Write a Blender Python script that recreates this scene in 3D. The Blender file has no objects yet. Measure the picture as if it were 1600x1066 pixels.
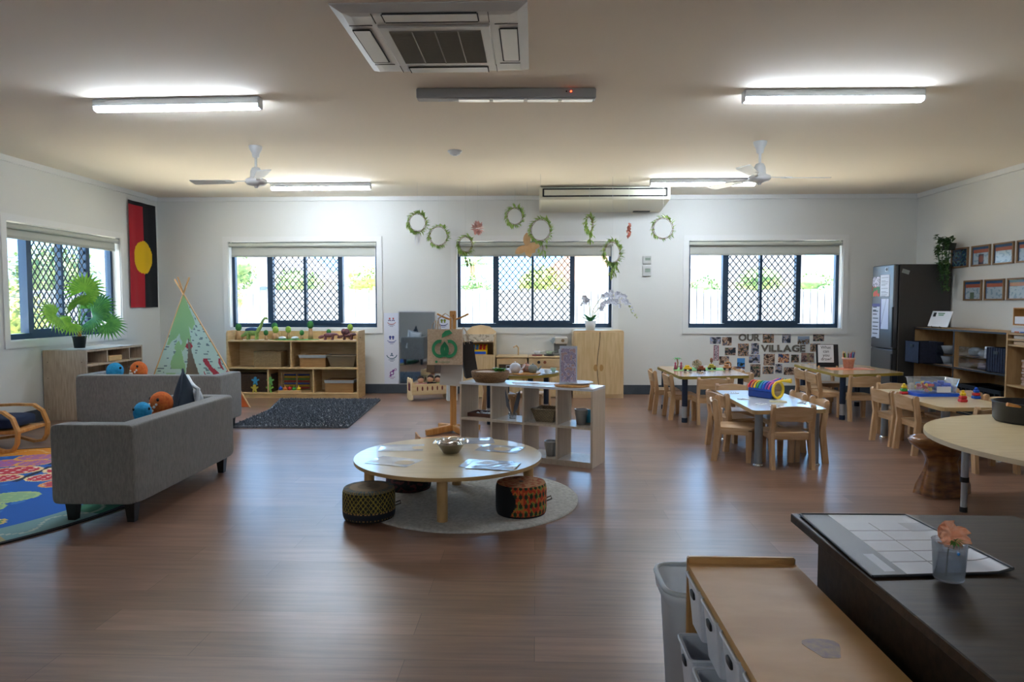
import bpy, bmesh, math, random
from mathutils import Vector, Matrix, noise
from math import sin, cos, pi, radians, atan2, sqrt
R = random.Random(7)
sc = bpy.context.scene
COL = sc.collection

# ---------------------------------------------------------------- camera
cam_d = bpy.data.cameras.new('camera')
cam = bpy.data.objects.new('camera', cam_d); COL.objects.link(cam)
cam_d.sensor_width = 36.0; cam_d.lens = 36.0 * 1085.0 / 1600.0
cam_d.clip_start = 0.05; cam_d.clip_end = 300
cam.location = (0, 0, 1.236)
cam.rotation_euler = (pi/2 - math.atan(58/1085.0), 0, math.atan(36/1085.0))
sc.camera = cam

# ---------------------------------------------------------------- exposure, sky, sun
sc.view_settings.view_transform = 'Standard'
sc.view_settings.look = 'None'
sc.view_settings.gamma = 1
sc.view_settings.use_curve_mapping = False
sc.view_settings.exposure = 1.66
SKY = 2.5; TUBE = 32.0; SUN = 24.0
w = bpy.data.worlds.new('sky'); sc.world = w; w.use_nodes = True
bg = w.node_tree.nodes['Background']
bg.inputs[0].default_value = (0.28, 0.58, 1.0, 1); bg.inputs[1].default_value = SKY
sd = bpy.data.lights.new('sun', 'SUN'); sd.energy = SUN; sd.angle = radians(1.0); sd.color = (1, .95, .86)
so = bpy.data.objects.new('sun', sd); COL.objects.link(so); so.rotation_euler = (radians(9), radians(4), 0)
def portal(x, y, z, sx, sz, rz):
    d = bpy.data.lights.new('window_portal', 'AREA'); d.shape = 'RECTANGLE'; d.size = sx; d.size_y = sz
    d.cycles.is_portal = True
    o = bpy.data.objects.new('window_portal', d); COL.objects.link(o); o.location = (x, y, z)
    o.rotation_euler = (radians(-90), 0, rz)
for px in (-3.2, -.01, 3.1): portal(px, 9.72, 1.47, 2.06, 1.2, 0)
portal(-5.44, 7.66, 1.45, 1.88, 1.2, pi/2)

# ---------------------------------------------------------------- helpers
def lin(h):
    if isinstance(h, str): h = [int(h[i:i+2], 16) for i in (0, 2, 4)]
    return tuple(((c/255)/12.92 if c <= 10 else (((c/255)+.055)/1.055)**2.4) for c in h) + (1,)
MATS = {}
def mat(name, col, rough=.5, col2=None, sc_=(8, 8, 8), ns=1.0, metal=0, bump=0, bs=None, det=4, alpha=None, emit=0, spec=None, trans=0, sheen=0, lo=.35, hi=.65, coat=0):
    if name in MATS: return MATS[name]
    m = bpy.data.materials.new(name); m.use_nodes = True; nt = m.node_tree; b = nt.nodes['Principled BSDF']
    b.inputs['Base Color'].default_value = lin(col); b.inputs['Roughness'].default_value = rough; b.inputs['Metallic'].default_value = metal
    if spec is not None: b.inputs['Specular IOR Level'].default_value = spec
    if sheen: b.inputs['Sheen Weight'].default_value = sheen
    if coat: b.inputs['Coat Weight'].default_value = coat; b.inputs['Coat Roughness'].default_value = .1
    if trans: b.inputs['Transmission Weight'].default_value = trans
    if alpha is not None: b.inputs['Alpha'].default_value = alpha
    if emit: b.inputs['Emission Color'].default_value = lin(col); b.inputs['Emission Strength'].default_value = emit
    if col2 or bump:
        tc = nt.nodes.new('ShaderNodeTexCoord'); mp = nt.nodes.new('ShaderNodeMapping'); mp.inputs['Scale'].default_value = sc_
        nt.links.new(tc.outputs['Object'], mp.inputs[0])
        n = nt.nodes.new('ShaderNodeTexNoise'); n.inputs['Scale'].default_value = ns; n.inputs['Detail'].default_value = det
        nt.links.new(mp.outputs[0], n.inputs['Vector'])
        if col2:
            r = nt.nodes.new('ShaderNodeValToRGB'); r.color_ramp.elements[0].color = lin(col); r.color_ramp.elements[1].color = lin(col2)
            r.color_ramp.elements[0].position = lo; r.color_ramp.elements[1].position = hi
            nt.links.new(n.outputs['Fac'], r.inputs[0]); nt.links.new(r.outputs[0], b.inputs['Base Color'])
        if bump:
            bp = nt.nodes.new('ShaderNodeBump'); bp.inputs['Strength'].default_value = bump; bp.inputs['Distance'].default_value = .01
            if bs:
                n2 = nt.nodes.new('ShaderNodeTexNoise'); n2.inputs['Scale'].default_value = bs; nt.links.new(tc.outputs['Object'], n2.inputs['Vector'])
                nt.links.new(n2.outputs['Fac'], bp.inputs['Height'])
            else: nt.links.new(n.outputs['Fac'], bp.inputs['Height'])
            nt.links.new(bp.outputs[0], b.inputs['Normal'])
    MATS[name] = m; return m
def wickermat(name, c1, c2, s=60):
    if name in MATS: return MATS[name]
    m = mat(name, c1, .7); nt = m.node_tree; b = nt.nodes['Principled BSDF']
    tc = nt.nodes.new('ShaderNodeTexCoord'); sep = nt.nodes.new('ShaderNodeSeparateXYZ'); nt.links.new(tc.outputs['Object'], sep.inputs[0])
    add = nt.nodes.new('ShaderNodeMath'); add.operation = 'ADD'; nt.links.new(sep.outputs[0], add.inputs[0]); nt.links.new(sep.outputs[1], add.inputs[1])
    cb = nt.nodes.new('ShaderNodeCombineXYZ'); nt.links.new(add.outputs[0], cb.inputs[0]); nt.links.new(sep.outputs[2], cb.inputs[1])
    br = nt.nodes.new('ShaderNodeTexBrick'); br.inputs['Scale'].default_value = s; br.inputs['Color1'].default_value = lin(c1); br.inputs['Color2'].default_value = lin(c2)
    br.inputs['Mortar'].default_value = tuple(c*.35 for c in lin(c2)[:3]) + (1,); br.inputs['Mortar Size'].default_value = .11; br.inputs['Brick Width'].default_value = 1.3; br.inputs['Row Height'].default_value = .6
    nt.links.new(cb.outputs[0], br.inputs['Vector']); nt.links.new(br.outputs['Color'], b.inputs['Base Color'])
    bp = nt.nodes.new('ShaderNodeBump'); bp.inputs['Strength'].default_value = .8; bp.inputs['Distance'].default_value = .006; bp.invert = True
    nt.links.new(br.outputs['Fac'], bp.inputs['Height']); nt.links.new(bp.outputs[0], b.inputs['Normal'])
    return m
def paintmat(rough=.7, name='painted'):
    k = name + str(rough)
    if k in MATS: return MATS[k]
    m = bpy.data.materials.new(k.replace('.', '_')); m.use_nodes = True; nt = m.node_tree; b = nt.nodes['Principled BSDF']; b.inputs['Roughness'].default_value = rough
    a = nt.nodes.new('ShaderNodeAttribute'); a.attribute_name = 'col'; nt.links.new(a.outputs['Color'], b.inputs['Base Color'])
    MATS[k] = m; return m
def clothmat(name, col=None, tl=.45):
    if name in MATS: return MATS[name]
    m = bpy.data.materials.new(name); m.use_nodes = True; nt = m.node_tree; b = nt.nodes['Principled BSDF']; b.inputs['Roughness'].default_value = .85; o = nt.nodes['Material Output']
    t = nt.nodes.new('ShaderNodeBsdfTranslucent'); mx = nt.nodes.new('ShaderNodeMixShader'); mx.inputs[0].default_value = tl
    if col: b.inputs['Base Color'].default_value = lin(col); t.inputs[0].default_value = lin(col)
    else:
        a = nt.nodes.new('ShaderNodeAttribute'); a.attribute_name = 'col'; nt.links.new(a.outputs['Color'], b.inputs['Base Color']); nt.links.new(a.outputs['Color'], t.inputs[0])
    nt.links.new(b.outputs[0], mx.inputs[1]); nt.links.new(t.outputs[0], mx.inputs[2]); nt.links.new(mx.outputs[0], o.inputs[0]); MATS[name] = m; return m
def glassmat(name='pane_glass', tint=(1, 1, 1), gl=.06, rough=0.0, milky=0.0):
    if name in MATS: return MATS[name]
    m = bpy.data.materials.new(name); m.use_nodes = True; nt = m.node_tree; nt.nodes.remove(nt.nodes['Principled BSDF']); o = nt.nodes['Material Output']
    t = nt.nodes.new('ShaderNodeBsdfTransparent'); t.inputs[0].default_value = tint + (1,)
    g = nt.nodes.new('ShaderNodeBsdfGlossy'); g.inputs['Roughness'].default_value = rough
    mx = nt.nodes.new('ShaderNodeMixShader'); lw = nt.nodes.new('ShaderNodeLayerWeight'); lw.inputs[0].default_value = .25
    ml = nt.nodes.new('ShaderNodeMath'); ml.operation = 'MULTIPLY_ADD'; ml.inputs[1].default_value = .5; ml.inputs[2].default_value = gl
    nt.links.new(lw.outputs['Fresnel'], ml.inputs[0]); nt.links.new(ml.outputs[0], mx.inputs[0]); nt.links.new(t.outputs[0], mx.inputs[1]); nt.links.new(g.outputs[0], mx.inputs[2])
    last = mx
    if milky:
        d = nt.nodes.new('ShaderNodeBsdfDiffuse'); d.inputs[0].default_value = (.85, .9, .95, 1); m2 = nt.nodes.new('ShaderNodeMixShader'); m2.inputs[0].default_value = milky
        nt.links.new(mx.outputs[0], m2.inputs[1]); nt.links.new(d.outputs[0], m2.inputs[2]); last = m2
    nt.links.new(last.outputs[0], o.inputs[0]); MATS[name] = m; return m

def RZ(a): return Matrix.Rotation(a, 4, 'Z')
def RX(a): return Matrix.Rotation(a, 4, 'X')
def RY(a): return Matrix.Rotation(a, 4, 'Y')
def TR(x, y, z): return Matrix.Translation((x, y, z))
I4 = Matrix.Identity(4)

class MB:
    def __init__(s): s.v = []; s.f = []; s.sm = []; s.mi = []; s.c = []; s.M = I4
    def add(s, vs, fs, smooth=False, mi=0, M=None, col=None):
        k = len(s.v); T = s.M @ M if M is not None else s.M
        s.v += [tuple(T @ Vector(p)) for p in vs]
        for i, f in enumerate(fs):
            s.f.append(tuple(k+j for j in f)); s.sm.append(smooth); s.mi.append(mi)
            s.c.append(col[i] if isinstance(col, list) else col)
        return s
    def box(s, c, d, M=None, b=0, mi=0, col=None):
        x, y, z = d[0]/2, d[1]/2, d[2]/2; T = TR(*c) @ (M if M is not None else I4)
        b = min(b, x*.95, y*.95, z*.95)
        if b <= 0:
            v = [(sx*x, sy*y, sz*z) for sz in (-1, 1) for sy in (-1, 1) for sx in (-1, 1)]
            return s.add(v, [(0, 2, 3, 1), (4, 5, 7, 6), (0, 1, 5, 4), (1, 3, 7, 5), (3, 2, 6, 7), (2, 0, 4, 6)], False, mi, T, col)
        v = []; idx = {}
        for sx in (-1, 1):
            for sy in (-1, 1):
                for sz in (-1, 1):
                    for a in range(3):
                        p = [sx*(x-b), sy*(y-b), sz*(z-b)]; p[a] = (sx*x, sy*y, sz*z)[a]; idx[sx, sy, sz, a] = len(v); v.append(tuple(p))
        F = []
        for a in range(3):
            o = [i for i in range(3) if i != a]
            for sg in (-1, 1):
                q = []
                for (p, r) in ((-1, -1), (1, -1), (1, 1), (-1, 1)):
                    k = [0, 0, 0]; k[a] = sg; k[o[0]] = p; k[o[1]] = r; q.append(idx[k[0], k[1], k[2], a])
                F.append(q)
            for p in (-1, 1):
                for r in (-1, 1):
                    k0 = [0]*3; k1 = [0]*3; k0[a] = -1; k1[a] = 1
                    for k in (k0, k1): k[o[0]] = p; k[o[1]] = r
                    F.append([idx[(*k0, o[0])], idx[(*k1, o[0])], idx[(*k1, o[1])], idx[(*k0, o[1])]])
        for sx in (-1, 1):
            for sy in (-1, 1):
                for sz in (-1, 1): F.append([idx[sx, sy, sz, a] for a in range(3)])
        G = []
        for f in F:
            c_ = sum((Vector(v[i]) for i in f), Vector())/len(f); n = (Vector(v[f[1]])-Vector(v[f[0]])).cross(Vector(v[f[2]])-Vector(v[f[0]]))
            G.append(tuple(f) if n.dot(c_) > 0 else tuple(reversed(f)))
        return s.add(v, G, False, mi, T, col)
    def cyl(s, p0, p1, r0, r1=None, n=16, mi=0, caps=True, smooth=True, col=None):
        r1 = r0 if r1 is None else r1
        return s.tube([p0, p1], [r0, r1], n, mi, caps, smooth, col)
    def tube(s, P, r, n=8, mi=0, caps=True, smooth=True, col=None, closed=False):
        P = [Vector(p) for p in P]; L = len(P); rr = r if isinstance(r, (list, tuple)) else [r]*L
        vs = []; up = None
        for i in range(L):
            if closed: t = P[(i+1) % L]-P[i-1]
            else: t = (P[min(i+1, L-1)]-P[max(i-1, 0)])
            t.normalize()
            if up is None:
                up = Vector((0, 0, 1)) if abs(t.z) < .9 else Vector((1, 0, 0))
            a = up - t*up.dot(t)
            if a.length < 1e-5: a = Vector((1, 0, 0)) - t*t.x
            a.normalize(); up = a; b = t.cross(a)
            for k in range(n):
                q = 2*pi*k/n; vs.append(P[i] + (a*cos(q)+b*sin(q))*rr[i])
        F = []; m = L if closed else L-1
        for i in range(m):
            j = (i+1) % L
            for k in range(n): F.append((i*n+k, i*n+(k+1) % n, j*n+(k+1) % n, j*n+k))
        s.add(vs, F, smooth, mi, None, col)
        if caps and not closed:
            s.add(vs[:n], [tuple(reversed(range(n)))], False, mi, None, col); s.add(vs[-n:], [tuple(range(n))], False, mi, None, col)
        return s
    def lathe(s, prof, n=28, c=(0, 0, 0), mi=0, M=None, smooth=True, col=None, sx=1, sy=1):
        vs = []; F = []; L = len(prof)
        for (r, z) in prof:
            for k in range(n):
                q = 2*pi*k/n; vs.append((c[0]+r*cos(q)*sx, c[1]+r*sin(q)*sy, c[2]+z))
        for i in range(L-1):
            for k in range(n): F.append((i*n+k, i*n+(k+1) % n, (i+1)*n+(k+1) % n, (i+1)*n+k))
        return s.add(vs, F, smooth, mi, M, col)
    def prism(s, P, z0, z1, M=None, mi=0, smi=None, col=None):
        n = len(P); vs = [(p[0], p[1], z0) for p in P]+[(p[0], p[1], z1) for p in P]
        A = sum(P[i][0]*P[(i+1) % n][1]-P[(i+1) % n][0]*P[i][1] for i in range(n))
        lo, hi = tuple(range(n)), tuple(range(n, 2*n)); fl = (A > 0) == (z1 > z0)
        s.add(vs, [tuple(reversed(lo)) if fl else lo, hi if fl else tuple(reversed(hi))], False, mi, M, col)
        s.add(vs, [(i, (i+1) % n, n+(i+1) % n, n+i) if fl else (n+i, n+(i+1) % n, (i+1) % n, i) for i in range(n)], False, mi if smi is None else smi, M, col)
        return s
    def sell(s, c, r, e1=1.0, e2=1.0, nu=24, nv=14, M=None, mi=0, col=None):
        def cp(a, e): return math.copysign(abs(cos(a))**e, cos(a))
        def sp(a, e): return math.copysign(abs(sin(a))**e, sin(a))
        vs = [(0, 0, -r[2])]
        for i in range(1, nv):
            p = -pi/2+pi*i/nv
            for k in range(nu):
                q = 2*pi*k/nu; vs.append((r[0]*cp(p, e1)*cp(q, e2), r[1]*cp(p, e1)*sp(q, e2), r[2]*sp(p, e1)))
        vs.append((0, 0, r[2])); F = []; top = len(vs)-1
        for k in range(nu):
            F.append((0, 1+(k+1) % nu, 1+k)); b = 1+(nv-2)*nu; F.append((top, b+k, b+(k+1) % nu))
            for i in range(nv-2):
                a = 1+i*nu; F.append((a+k, a+(k+1) % nu, a+nu+(k+1) % nu, a+nu+k))
        return s.add(vs, F, True, mi, TR(*c) @ (M if M is not None else I4), col)
    def sheet(s, fn, nu, nv, colf=None, smooth=True, mi=0, thick=0, M=None):
        vs = [fn(i/nu, j/nv) for j in range(nv+1) for i in range(nu+1)]
        F = []; C = []
        for j in range(nv):
            for i in range(nu):
                a = j*(nu+1)+i; F.append((a, a+1, a+nu+2, a+nu+1)); C.append(colf((i+.5)/nu, (j+.5)/nv) if colf else None)
        s.add(vs, F, smooth, mi, M, C)
        return s
    def leaf(s, base, d, L, wd, up=Vector((0, 0, 1)), droop=.2, mi=0):
        d = Vector(d).normalized(); sd_ = d.cross(up)
        if sd_.length < .05: sd_ = Vector((1, 0, 0))
        sd_.normalize(); u = sd_.cross(d); b = Vector(base)
        m1 = b+d*L*.45+u*L*.05; t = b+d*L-u*L*droop
        return s.add([b, m1+sd_*wd/2, t, m1-sd_*wd/2, m1-u*wd*.15], [(0, 1, 4), (1, 2, 4), (2, 3, 4), (3, 0, 4)], False, mi)
    def build(s, name, m, parent=None, label=None, loc=None, merge=False):
        me = bpy.data.meshes.new(name); me.from_pydata(s.v, [], s.f); 
        ms = m if isinstance(m, (list, tuple)) else [m]
        for x in ms: me.materials.append(x)
        me.polygons.foreach_set('use_smooth', s.sm); me.polygons.foreach_set('material_index', s.mi)
        if any(c is not None for c in s.c):
            at = me.color_attributes.new('col', 'FLOAT_COLOR', 'CORNER'); arr = []
            for f, c in zip(s.f, s.c):
                c = lin(c) if c is not None else (1, 1, 1, 1); arr += list(c)*len(f)
            at.data.foreach_set('color', arr)
        me.update()
        o = bpy.data.objects.new(name, me); COL.objects.link(o)
        if parent is not None: o.parent = parent
        if loc is not None: o.location = loc
        if label: o['label'] = label
        return o
def tag(o, label, cat, group=None, kind=None):
    o['label'] = label; o['category'] = cat
    if group: o['group'] = group
    if kind: o['kind'] = kind
    return o
def thing(name, label, cat, loc=(0, 0, 0), rz=0, group=None, rot=None):
    o = bpy.data.objects.new(name, None); COL.objects.link(o); o.location = loc; o.rotation_euler = rot if rot else (0, 0, rz); o.empty_display_size = .1
    return tag(o, label, cat, group)
def solo(mb, name, m, label, cat, loc=(0, 0, 0), rz=0, group=None, rot=None):
    o = mb.build(name, m); o.location = loc; o.rotation_euler = rot if rot else (0, 0, rz); return tag(o, label, cat, group)
def struct(mb, name, m, parent=None):
    o = mb.build(name, m, parent); 
    if parent is None: o['kind'] = 'structure'
    return o
KIDS = {}
def dup(root, loc, rz=None, label=None, group=None, name=None):
    kids = {}
    for o in COL.objects:
        if o.parent: kids.setdefault(o.parent.name, []).append(o)
    def cp(o, par):
        c = o.copy(); COL.objects.link(c)
        if par is not None: c.parent = par
        for k in kids.get(o.name, []): cp(k, c)
        return c
    r = cp(root, None); r.location = loc
    if rz is not None: r.rotation_euler = (0, 0, rz)
    if label: r['label'] = label
    if group: r['group'] = group
    return r
def rpoly(P, r, n=5):
    out = []; L = len(P)
    for i in range(L):
        p = Vector(P[i]); a = (Vector(P[i-1])-p).normalized(); b = (Vector(P[(i+1) % L])-p).normalized()
        rr = r[i] if isinstance(r, (list, tuple)) else r
        A = p+a*rr; B = p+b*rr
        for k in range(n+1):
            t = k/n; out.append(tuple((A*(1-t)**2+p*2*t*(1-t)+B*t*t)))
    return out
def circ(r, n=32, cx=0, cy=0): return [(cx+r*cos(2*pi*k/n), cy+r*sin(2*pi*k/n)) for k in range(n)]
def text_mb(txt, size, depth, font_w=0):
    cu = bpy.data.curves.new('t', 'FONT'); cu.body = txt; cu.size = size; cu.extrude = depth; cu.offset = font_w; cu.align_x = 'LEFT'; cu.resolution_u = 4
    ob = bpy.data.objects.new('t', cu); me = bpy.data.meshes.new_from_object(ob)
    vs = [tuple(v.co) for v in me.vertices]; fs = [tuple(p.vertices) for p in me.polygons]
    bpy.data.objects.remove(ob); bpy.data.meshes.remove(me); bpy.data.curves.remove(cu)
    return vs, fs
def mix(a, b, t): return tuple(a[i]*(1-t)+b[i]*t for i in range(3))
def nz(x, y, z=0, s=1): return noise.noise(Vector((x*s, y*s, z*s)))

# ---------------------------------------------------------------- materials
WALL = mat('wall_paint', 'd9dad6', .75, bump=.04, bs=90)
CEIL = mat('ceiling_paint', 'efe5d4', .85, bump=.03, bs=60)
TRIM = mat('trim_paint', 'dedfdd', .5)
NAVY = mat('window_metal', '2c4258', .4, metal=.3)
BLIND = mat('blind_fabric', 'b9bbb2', .8)
BEECH = mat('beech_wood', 'bb9264', .45, 'cda880', (18, 18, 2.5), 2, bump=.05)
BEECHX = mat('beech_wood_flat', 'c29a6c', .45, 'd4b188', (3, 3, 22), 2, bump=.03)
BIRCH = mat('birch_ply', 'c4a06c', .5, 'd3b382', (3, 3, 16), 2, bump=.03)
ASH = mat('ash_laminate', 'a8937c', .5, 'bfac95', (30, 30, 3), 2, bump=.04)
MAPLE = mat('maple_board', 'd0b184', .45, 'dfc49b', (2, 14, 2), 2)
MAPLEV = mat('maple_door', 'c9ab7c', .45, 'd8bd90', (20, 20, 2), 2)
PINE = mat('pine_wood', 'c0813f', .5, 'd09a58', (20, 20, 2), 2, bump=.05)
DARKW = mat('dark_walnut', '2e2013', .42, '41301f', (3, 25, 25), 2, bump=.05, spec=.3)
WHITE = mat('white_plastic', 'd8dbdd', .4)
WHITEP = mat('white_paper', 'e4e6ea', .6)
BLACK = mat('black_plastic', '0d0e11', .45)
STEEL = mat('steel', 'b9bdc2', .35, metal=.7)
CHROME = mat('chrome', 'd5d8dc', .12, metal=1)
GREYM = mat('grey_metal', '8b8f92', .4, metal=.6)
LEAFG = mat('leaf_green', '7fa84c', .5, 'b0c870', (9, 9, 9), 2)
DKLEAF = mat('dark_leaf', '1f4a22', .45, '2f6a30', (9, 9, 9), 2)
SOFAM = mat('sofa_fabric', '716e69', .9, '827f79', (60, 60, 14), 2, bump=.25, sheen=.2)
RED = mat('red_plastic', 'c8252a', .4); YEL = mat('yellow_plastic', 'e8c021', .4); BLU = mat('blue_plastic', '1556c4', .35); GRN = mat('green_plastic', '3c9c3c', .4)
ORANGE = mat('orange_plush', 'c95a22', .9, 'd9742e', (30, 30, 30), 2, bump=.3)
TEAL = mat('blue_plush', '1a86b8', .9, '2a9ccf', (30, 30, 30), 2, bump=.3)
STRING = mat('string', 'c9ccc8', .8)
# ---------------------------------------------------------------- room shell
X0, X1, Y0, Y1, H = -5.22, 5.09, -3.2, 9.5, 2.7
fm = bpy.data.materials.new('vinyl_plank'); fm.use_nodes = True; nt = fm.node_tree; b = nt.nodes['Principled BSDF']
tc = nt.nodes.new('ShaderNodeTexCoord'); br = nt.nodes.new('ShaderNodeTexBrick'); nt.links.new(tc.outputs['Object'], br.inputs['Vector'])
br.inputs['Scale'].default_value = 1; br.inputs['Brick Width'].default_value = 1.22; br.inputs['Row Height'].default_value = .18; br.inputs['Mortar Size'].default_value = .0012; br.offset = .37; br.inputs['Bias'].default_value = 0
br.inputs['Color1'].default_value = lin('7d5f4b'); br.inputs['Color2'].default_value = lin('967460'); br.inputs['Mortar'].default_value = lin('5a4030')
mp = nt.nodes.new('ShaderNodeMapping'); mp.inputs['Scale'].default_value = (2.2, 26, 1); nt.links.new(tc.outputs['Object'], mp.inputs[0])
n1 = nt.nodes.new('ShaderNodeTexNoise'); n1.inputs['Scale'].default_value = 1.3; n1.inputs['Detail'].default_value = 6; nt.links.new(mp.outputs[0], n1.inputs['Vector'])
rp = nt.nodes.new('ShaderNodeValToRGB'); rp.color_ramp.elements[0].color = (.62, .6, .6, 1); rp.color_ramp.elements[1].color = (1.12, 1.08, 1.05, 1); rp.color_ramp.elements[0].position = .3; rp.color_ramp.elements[1].position = .7
nt.links.new(n1.outputs['Fac'], rp.inputs[0]); mx = nt.nodes.new('ShaderNodeMixRGB'); mx.blend_type = 'MULTIPLY'; mx.inputs[0].default_value = .9
nt.links.new(br.outputs['Color'], mx.inputs[1]); nt.links.new(rp.outputs[0], mx.inputs[2]); nt.links.new(mx.outputs[0], b.inputs['Base Color'])
b.inputs['Roughness'].default_value = .3; b.inputs['Specular IOR Level'].default_value = .75
bp = nt.nodes.new('ShaderNodeBump'); bp.inputs['Strength'].default_value = .08; bp.inputs['Distance'].default_value = .004; nt.links.new(n1.outputs['Fac'], bp.inputs['Height']); nt.links.new(bp.outputs[0], b.inputs['Normal'])

struct(MB().box(((X0+X1)/2, (Y0+Y1)/2, -.1), (X1-X0+.5, Y1-Y0+.5, .2)), 'floor', fm)
struct(MB().box(((X0+X1)/2, (Y0+Y1)/2, H+.1), (X1-X0+1.6, Y1-Y0+1.6, .2)), 'ceiling', CEIL)
def wall(name, x0, x1, holes, M, th=.22):
    mb = MB(); mb.M = M; xs = [x0]
    def bx(a, c, z0, z1):
        if c-a > .001 and z1-z0 > .001: mb.box(((a+c)/2, th/2, (z0+z1)/2), (c-a, th, z1-z0))
    cur = x0
    for (a, c, z0, z1) in holes:
        bx(cur, a, 0, H); bx(a, c, 0, z0); bx(a, c, z1, H); cur = c
    bx(cur, x1, 0, H)
    return struct(mb, name, WALL)
MBK = TR(0, Y1, 0); MLF = TR(X0, 0, 0) @ RZ(pi/2); MRT = TR(X1, 0, 0) @ RZ(-pi/2); MFR = TR(0, Y0, 0) @ RZ(pi)
WB = [(-4.235, -2.165, .90, 2.09), (-1.08, 1.06, .90, 2.09), (2.07, 4.125, .90, 2.09)]
WL = [(6.72, 8.61, .86, 2.06)]
wall('wall_back', X0-.22, X1+.22, WB, MBK)
wall('wall_left', Y0, Y1, WL, MLF)
wall('wall_right', -Y1, -Y0, [], MRT)
wall('wall_front', -X1-.22, -X0+.22, [], MFR)
GLASS = glassmat('pane_glass', (1, 1, 1), .03)
def window(idx, M, h, mull, sill=True):
    x0, x1, z0, z1 = h
    root = bpy.data.objects.new('window_%d' % idx, None); COL.objects.link(root); root['kind'] = 'structure'
    root.matrix_world = M @ TR((x0+x1)/2, 0, z0); cx = (x0+x1)/2; W = (x1-x0); Hh = z1-z0
    mb = MB(); yy = .13; d = .07; fw = .05
    mb.box((0, yy, .033), (W, d, .066)); mb.box((0, yy, Hh-.02), (W, d, .04))
    for sx in (-1, 1): mb.box((sx*(W/2-fw/2), yy, Hh/2), (fw, d, Hh-.1))
    ms = [m_-cx for m_ in mull]
    mb.box((ms[0], yy-.012, Hh/2+.02), (.075, d+.02, Hh-.1)); mb.box((ms[1], yy-.012, Hh/2+.02), (.035, d, Hh-.1)); mb.box((ms[2], yy-.012, Hh/2+.02), (.065, d+.02, Hh-.1))
    mb.box(((ms[0]+ms[2])/2, yy-.02, .085), (ms[2]-ms[0], d, .045))
    mb.build('window_frame', NAVY, root)
    ed = [-W/2+fw]+ms+[W/2-fw]
    for i in range(4):
        MB().box(((ed[i]+ed[i+1])/2, yy+.015, Hh/2+.02), (ed[i+1]-ed[i]-.03, .006, Hh-.1)).build('glass_pane', GLASS, root)
    for i in (1, 2):
        a, c = ed[i]+.02, ed[i+1]-.02; g0, g1 = .1, Hh-.04; mb = MB(); px, pz = .084, .103; k = pz/px
        def seg(p, q):
            dx, dz = q[0]-p[0], q[1]-p[1]; L = sqrt(dx*dx+dz*dz)
            if L < .01: return
            mb.box(((p[0]+q[0])/2, yy-.035, (p[1]+q[1])/2), (L, .006, .0118), RY(-atan2(dz, dx)))
        n = int((c-a)/px+(g1-g0)/pz)+3
        for sg in (1, -1):
            for j in range(-n, n):
                # line z = g0 + j*pz + sg*k*(x-a)
                pts = []
                for x in (a, c):
                    z = g0+j*pz+sg*k*(x-a)
                    if g0 <= z <= g1: pts.append((x, z))
                for z in (g0, g1):
                    x = a+(z-g0-j*pz)/(sg*k)
                    if a < x < c: pts.append((x, z))
                if len(pts) >= 2: seg(pts[0], pts[1])
        mb.build('security_mesh', mat('mesh_metal', '25303c', .5), root)
    tw = .07; mb = MB()
    mb.box((0, -.008, -tw/2), (W+2*tw, .016, tw)); mb.box((0, -.008, Hh+tw/2), (W+2*tw, .016, tw))
    for sx in (-1, 1): mb.box((sx*(W/2+tw/2), -.008, Hh/2), (tw, .016, Hh))
    mb.build('architrave', TRIM, root)
    mb = MB(); t = .01
    mb.box((0, .05, t/2), (W, .1, t)); 
    for sx in (-1, 1): mb.box((sx*(W/2-t/2), .05, Hh/2), (t, .1, Hh))
    mb.build('reveal', TRIM, root)
    return root
window(1, MBK, WB[0], (-3.685, -3.20, -2.70))
window(2, MBK, WB[1], (-.54, -.035, .51))
window(3, MBK, WB[2], (2.59, 3.07, 3.57))
window(4, MLF, WL[0], (7.13, 7.65, 8.09))
def blind(M, x0, x1, z1, drop, label):
    t = thing('roller_blind', label, 'blind', group='roller blinds'); t.matrix_world = M @ TR((x0+x1)/2, .02, z1); W = x1-x0-.03
    MB().cyl((-W/2, 0, -.04), (W/2, 0, -.04), .028, n=14).build('roll', BLIND, t)
    MB().box((0, .026, -drop/2-.03), (W-.03, .003, drop-.05)).build('blind_fabric', BLIND, t)
    MB().box((0, .026, -drop+.01), (W-.03, .014, .03), b=.004).build('bottom_rail', mat('blind_rail', 'a9aba2', .6), t)
    for s in (-1, 1): MB().box((s*(W/2+.005), 0, -.035), (.008, .05, .07)).build('bracket', mat('bracket_plastic', '9a9c98', .5), t)
    MB().tube([(W/2-.01, -.03, -.05), (W/2-.01, -.032, -.5), (W/2-.01, -.03, -.85)], .003, 6).build('chain', WHITE, t)
    return t
for (h, l, d) in ((WB[0], 'cream roller blind above the dinosaur shelf window', .2), (WB[1], 'cream roller blind of the middle window behind the hanging wreaths', .2), (WB[2], 'cream roller blind over the window above the village photo wall', .19)):
    blind(MBK, h[0], h[1], h[3]-.002, d, l)
blind(MLF, WL[0][0], WL[0][1], WL[0][3]-.002, .16, 'cream roller blind on the left wall window beside the flag')
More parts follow.
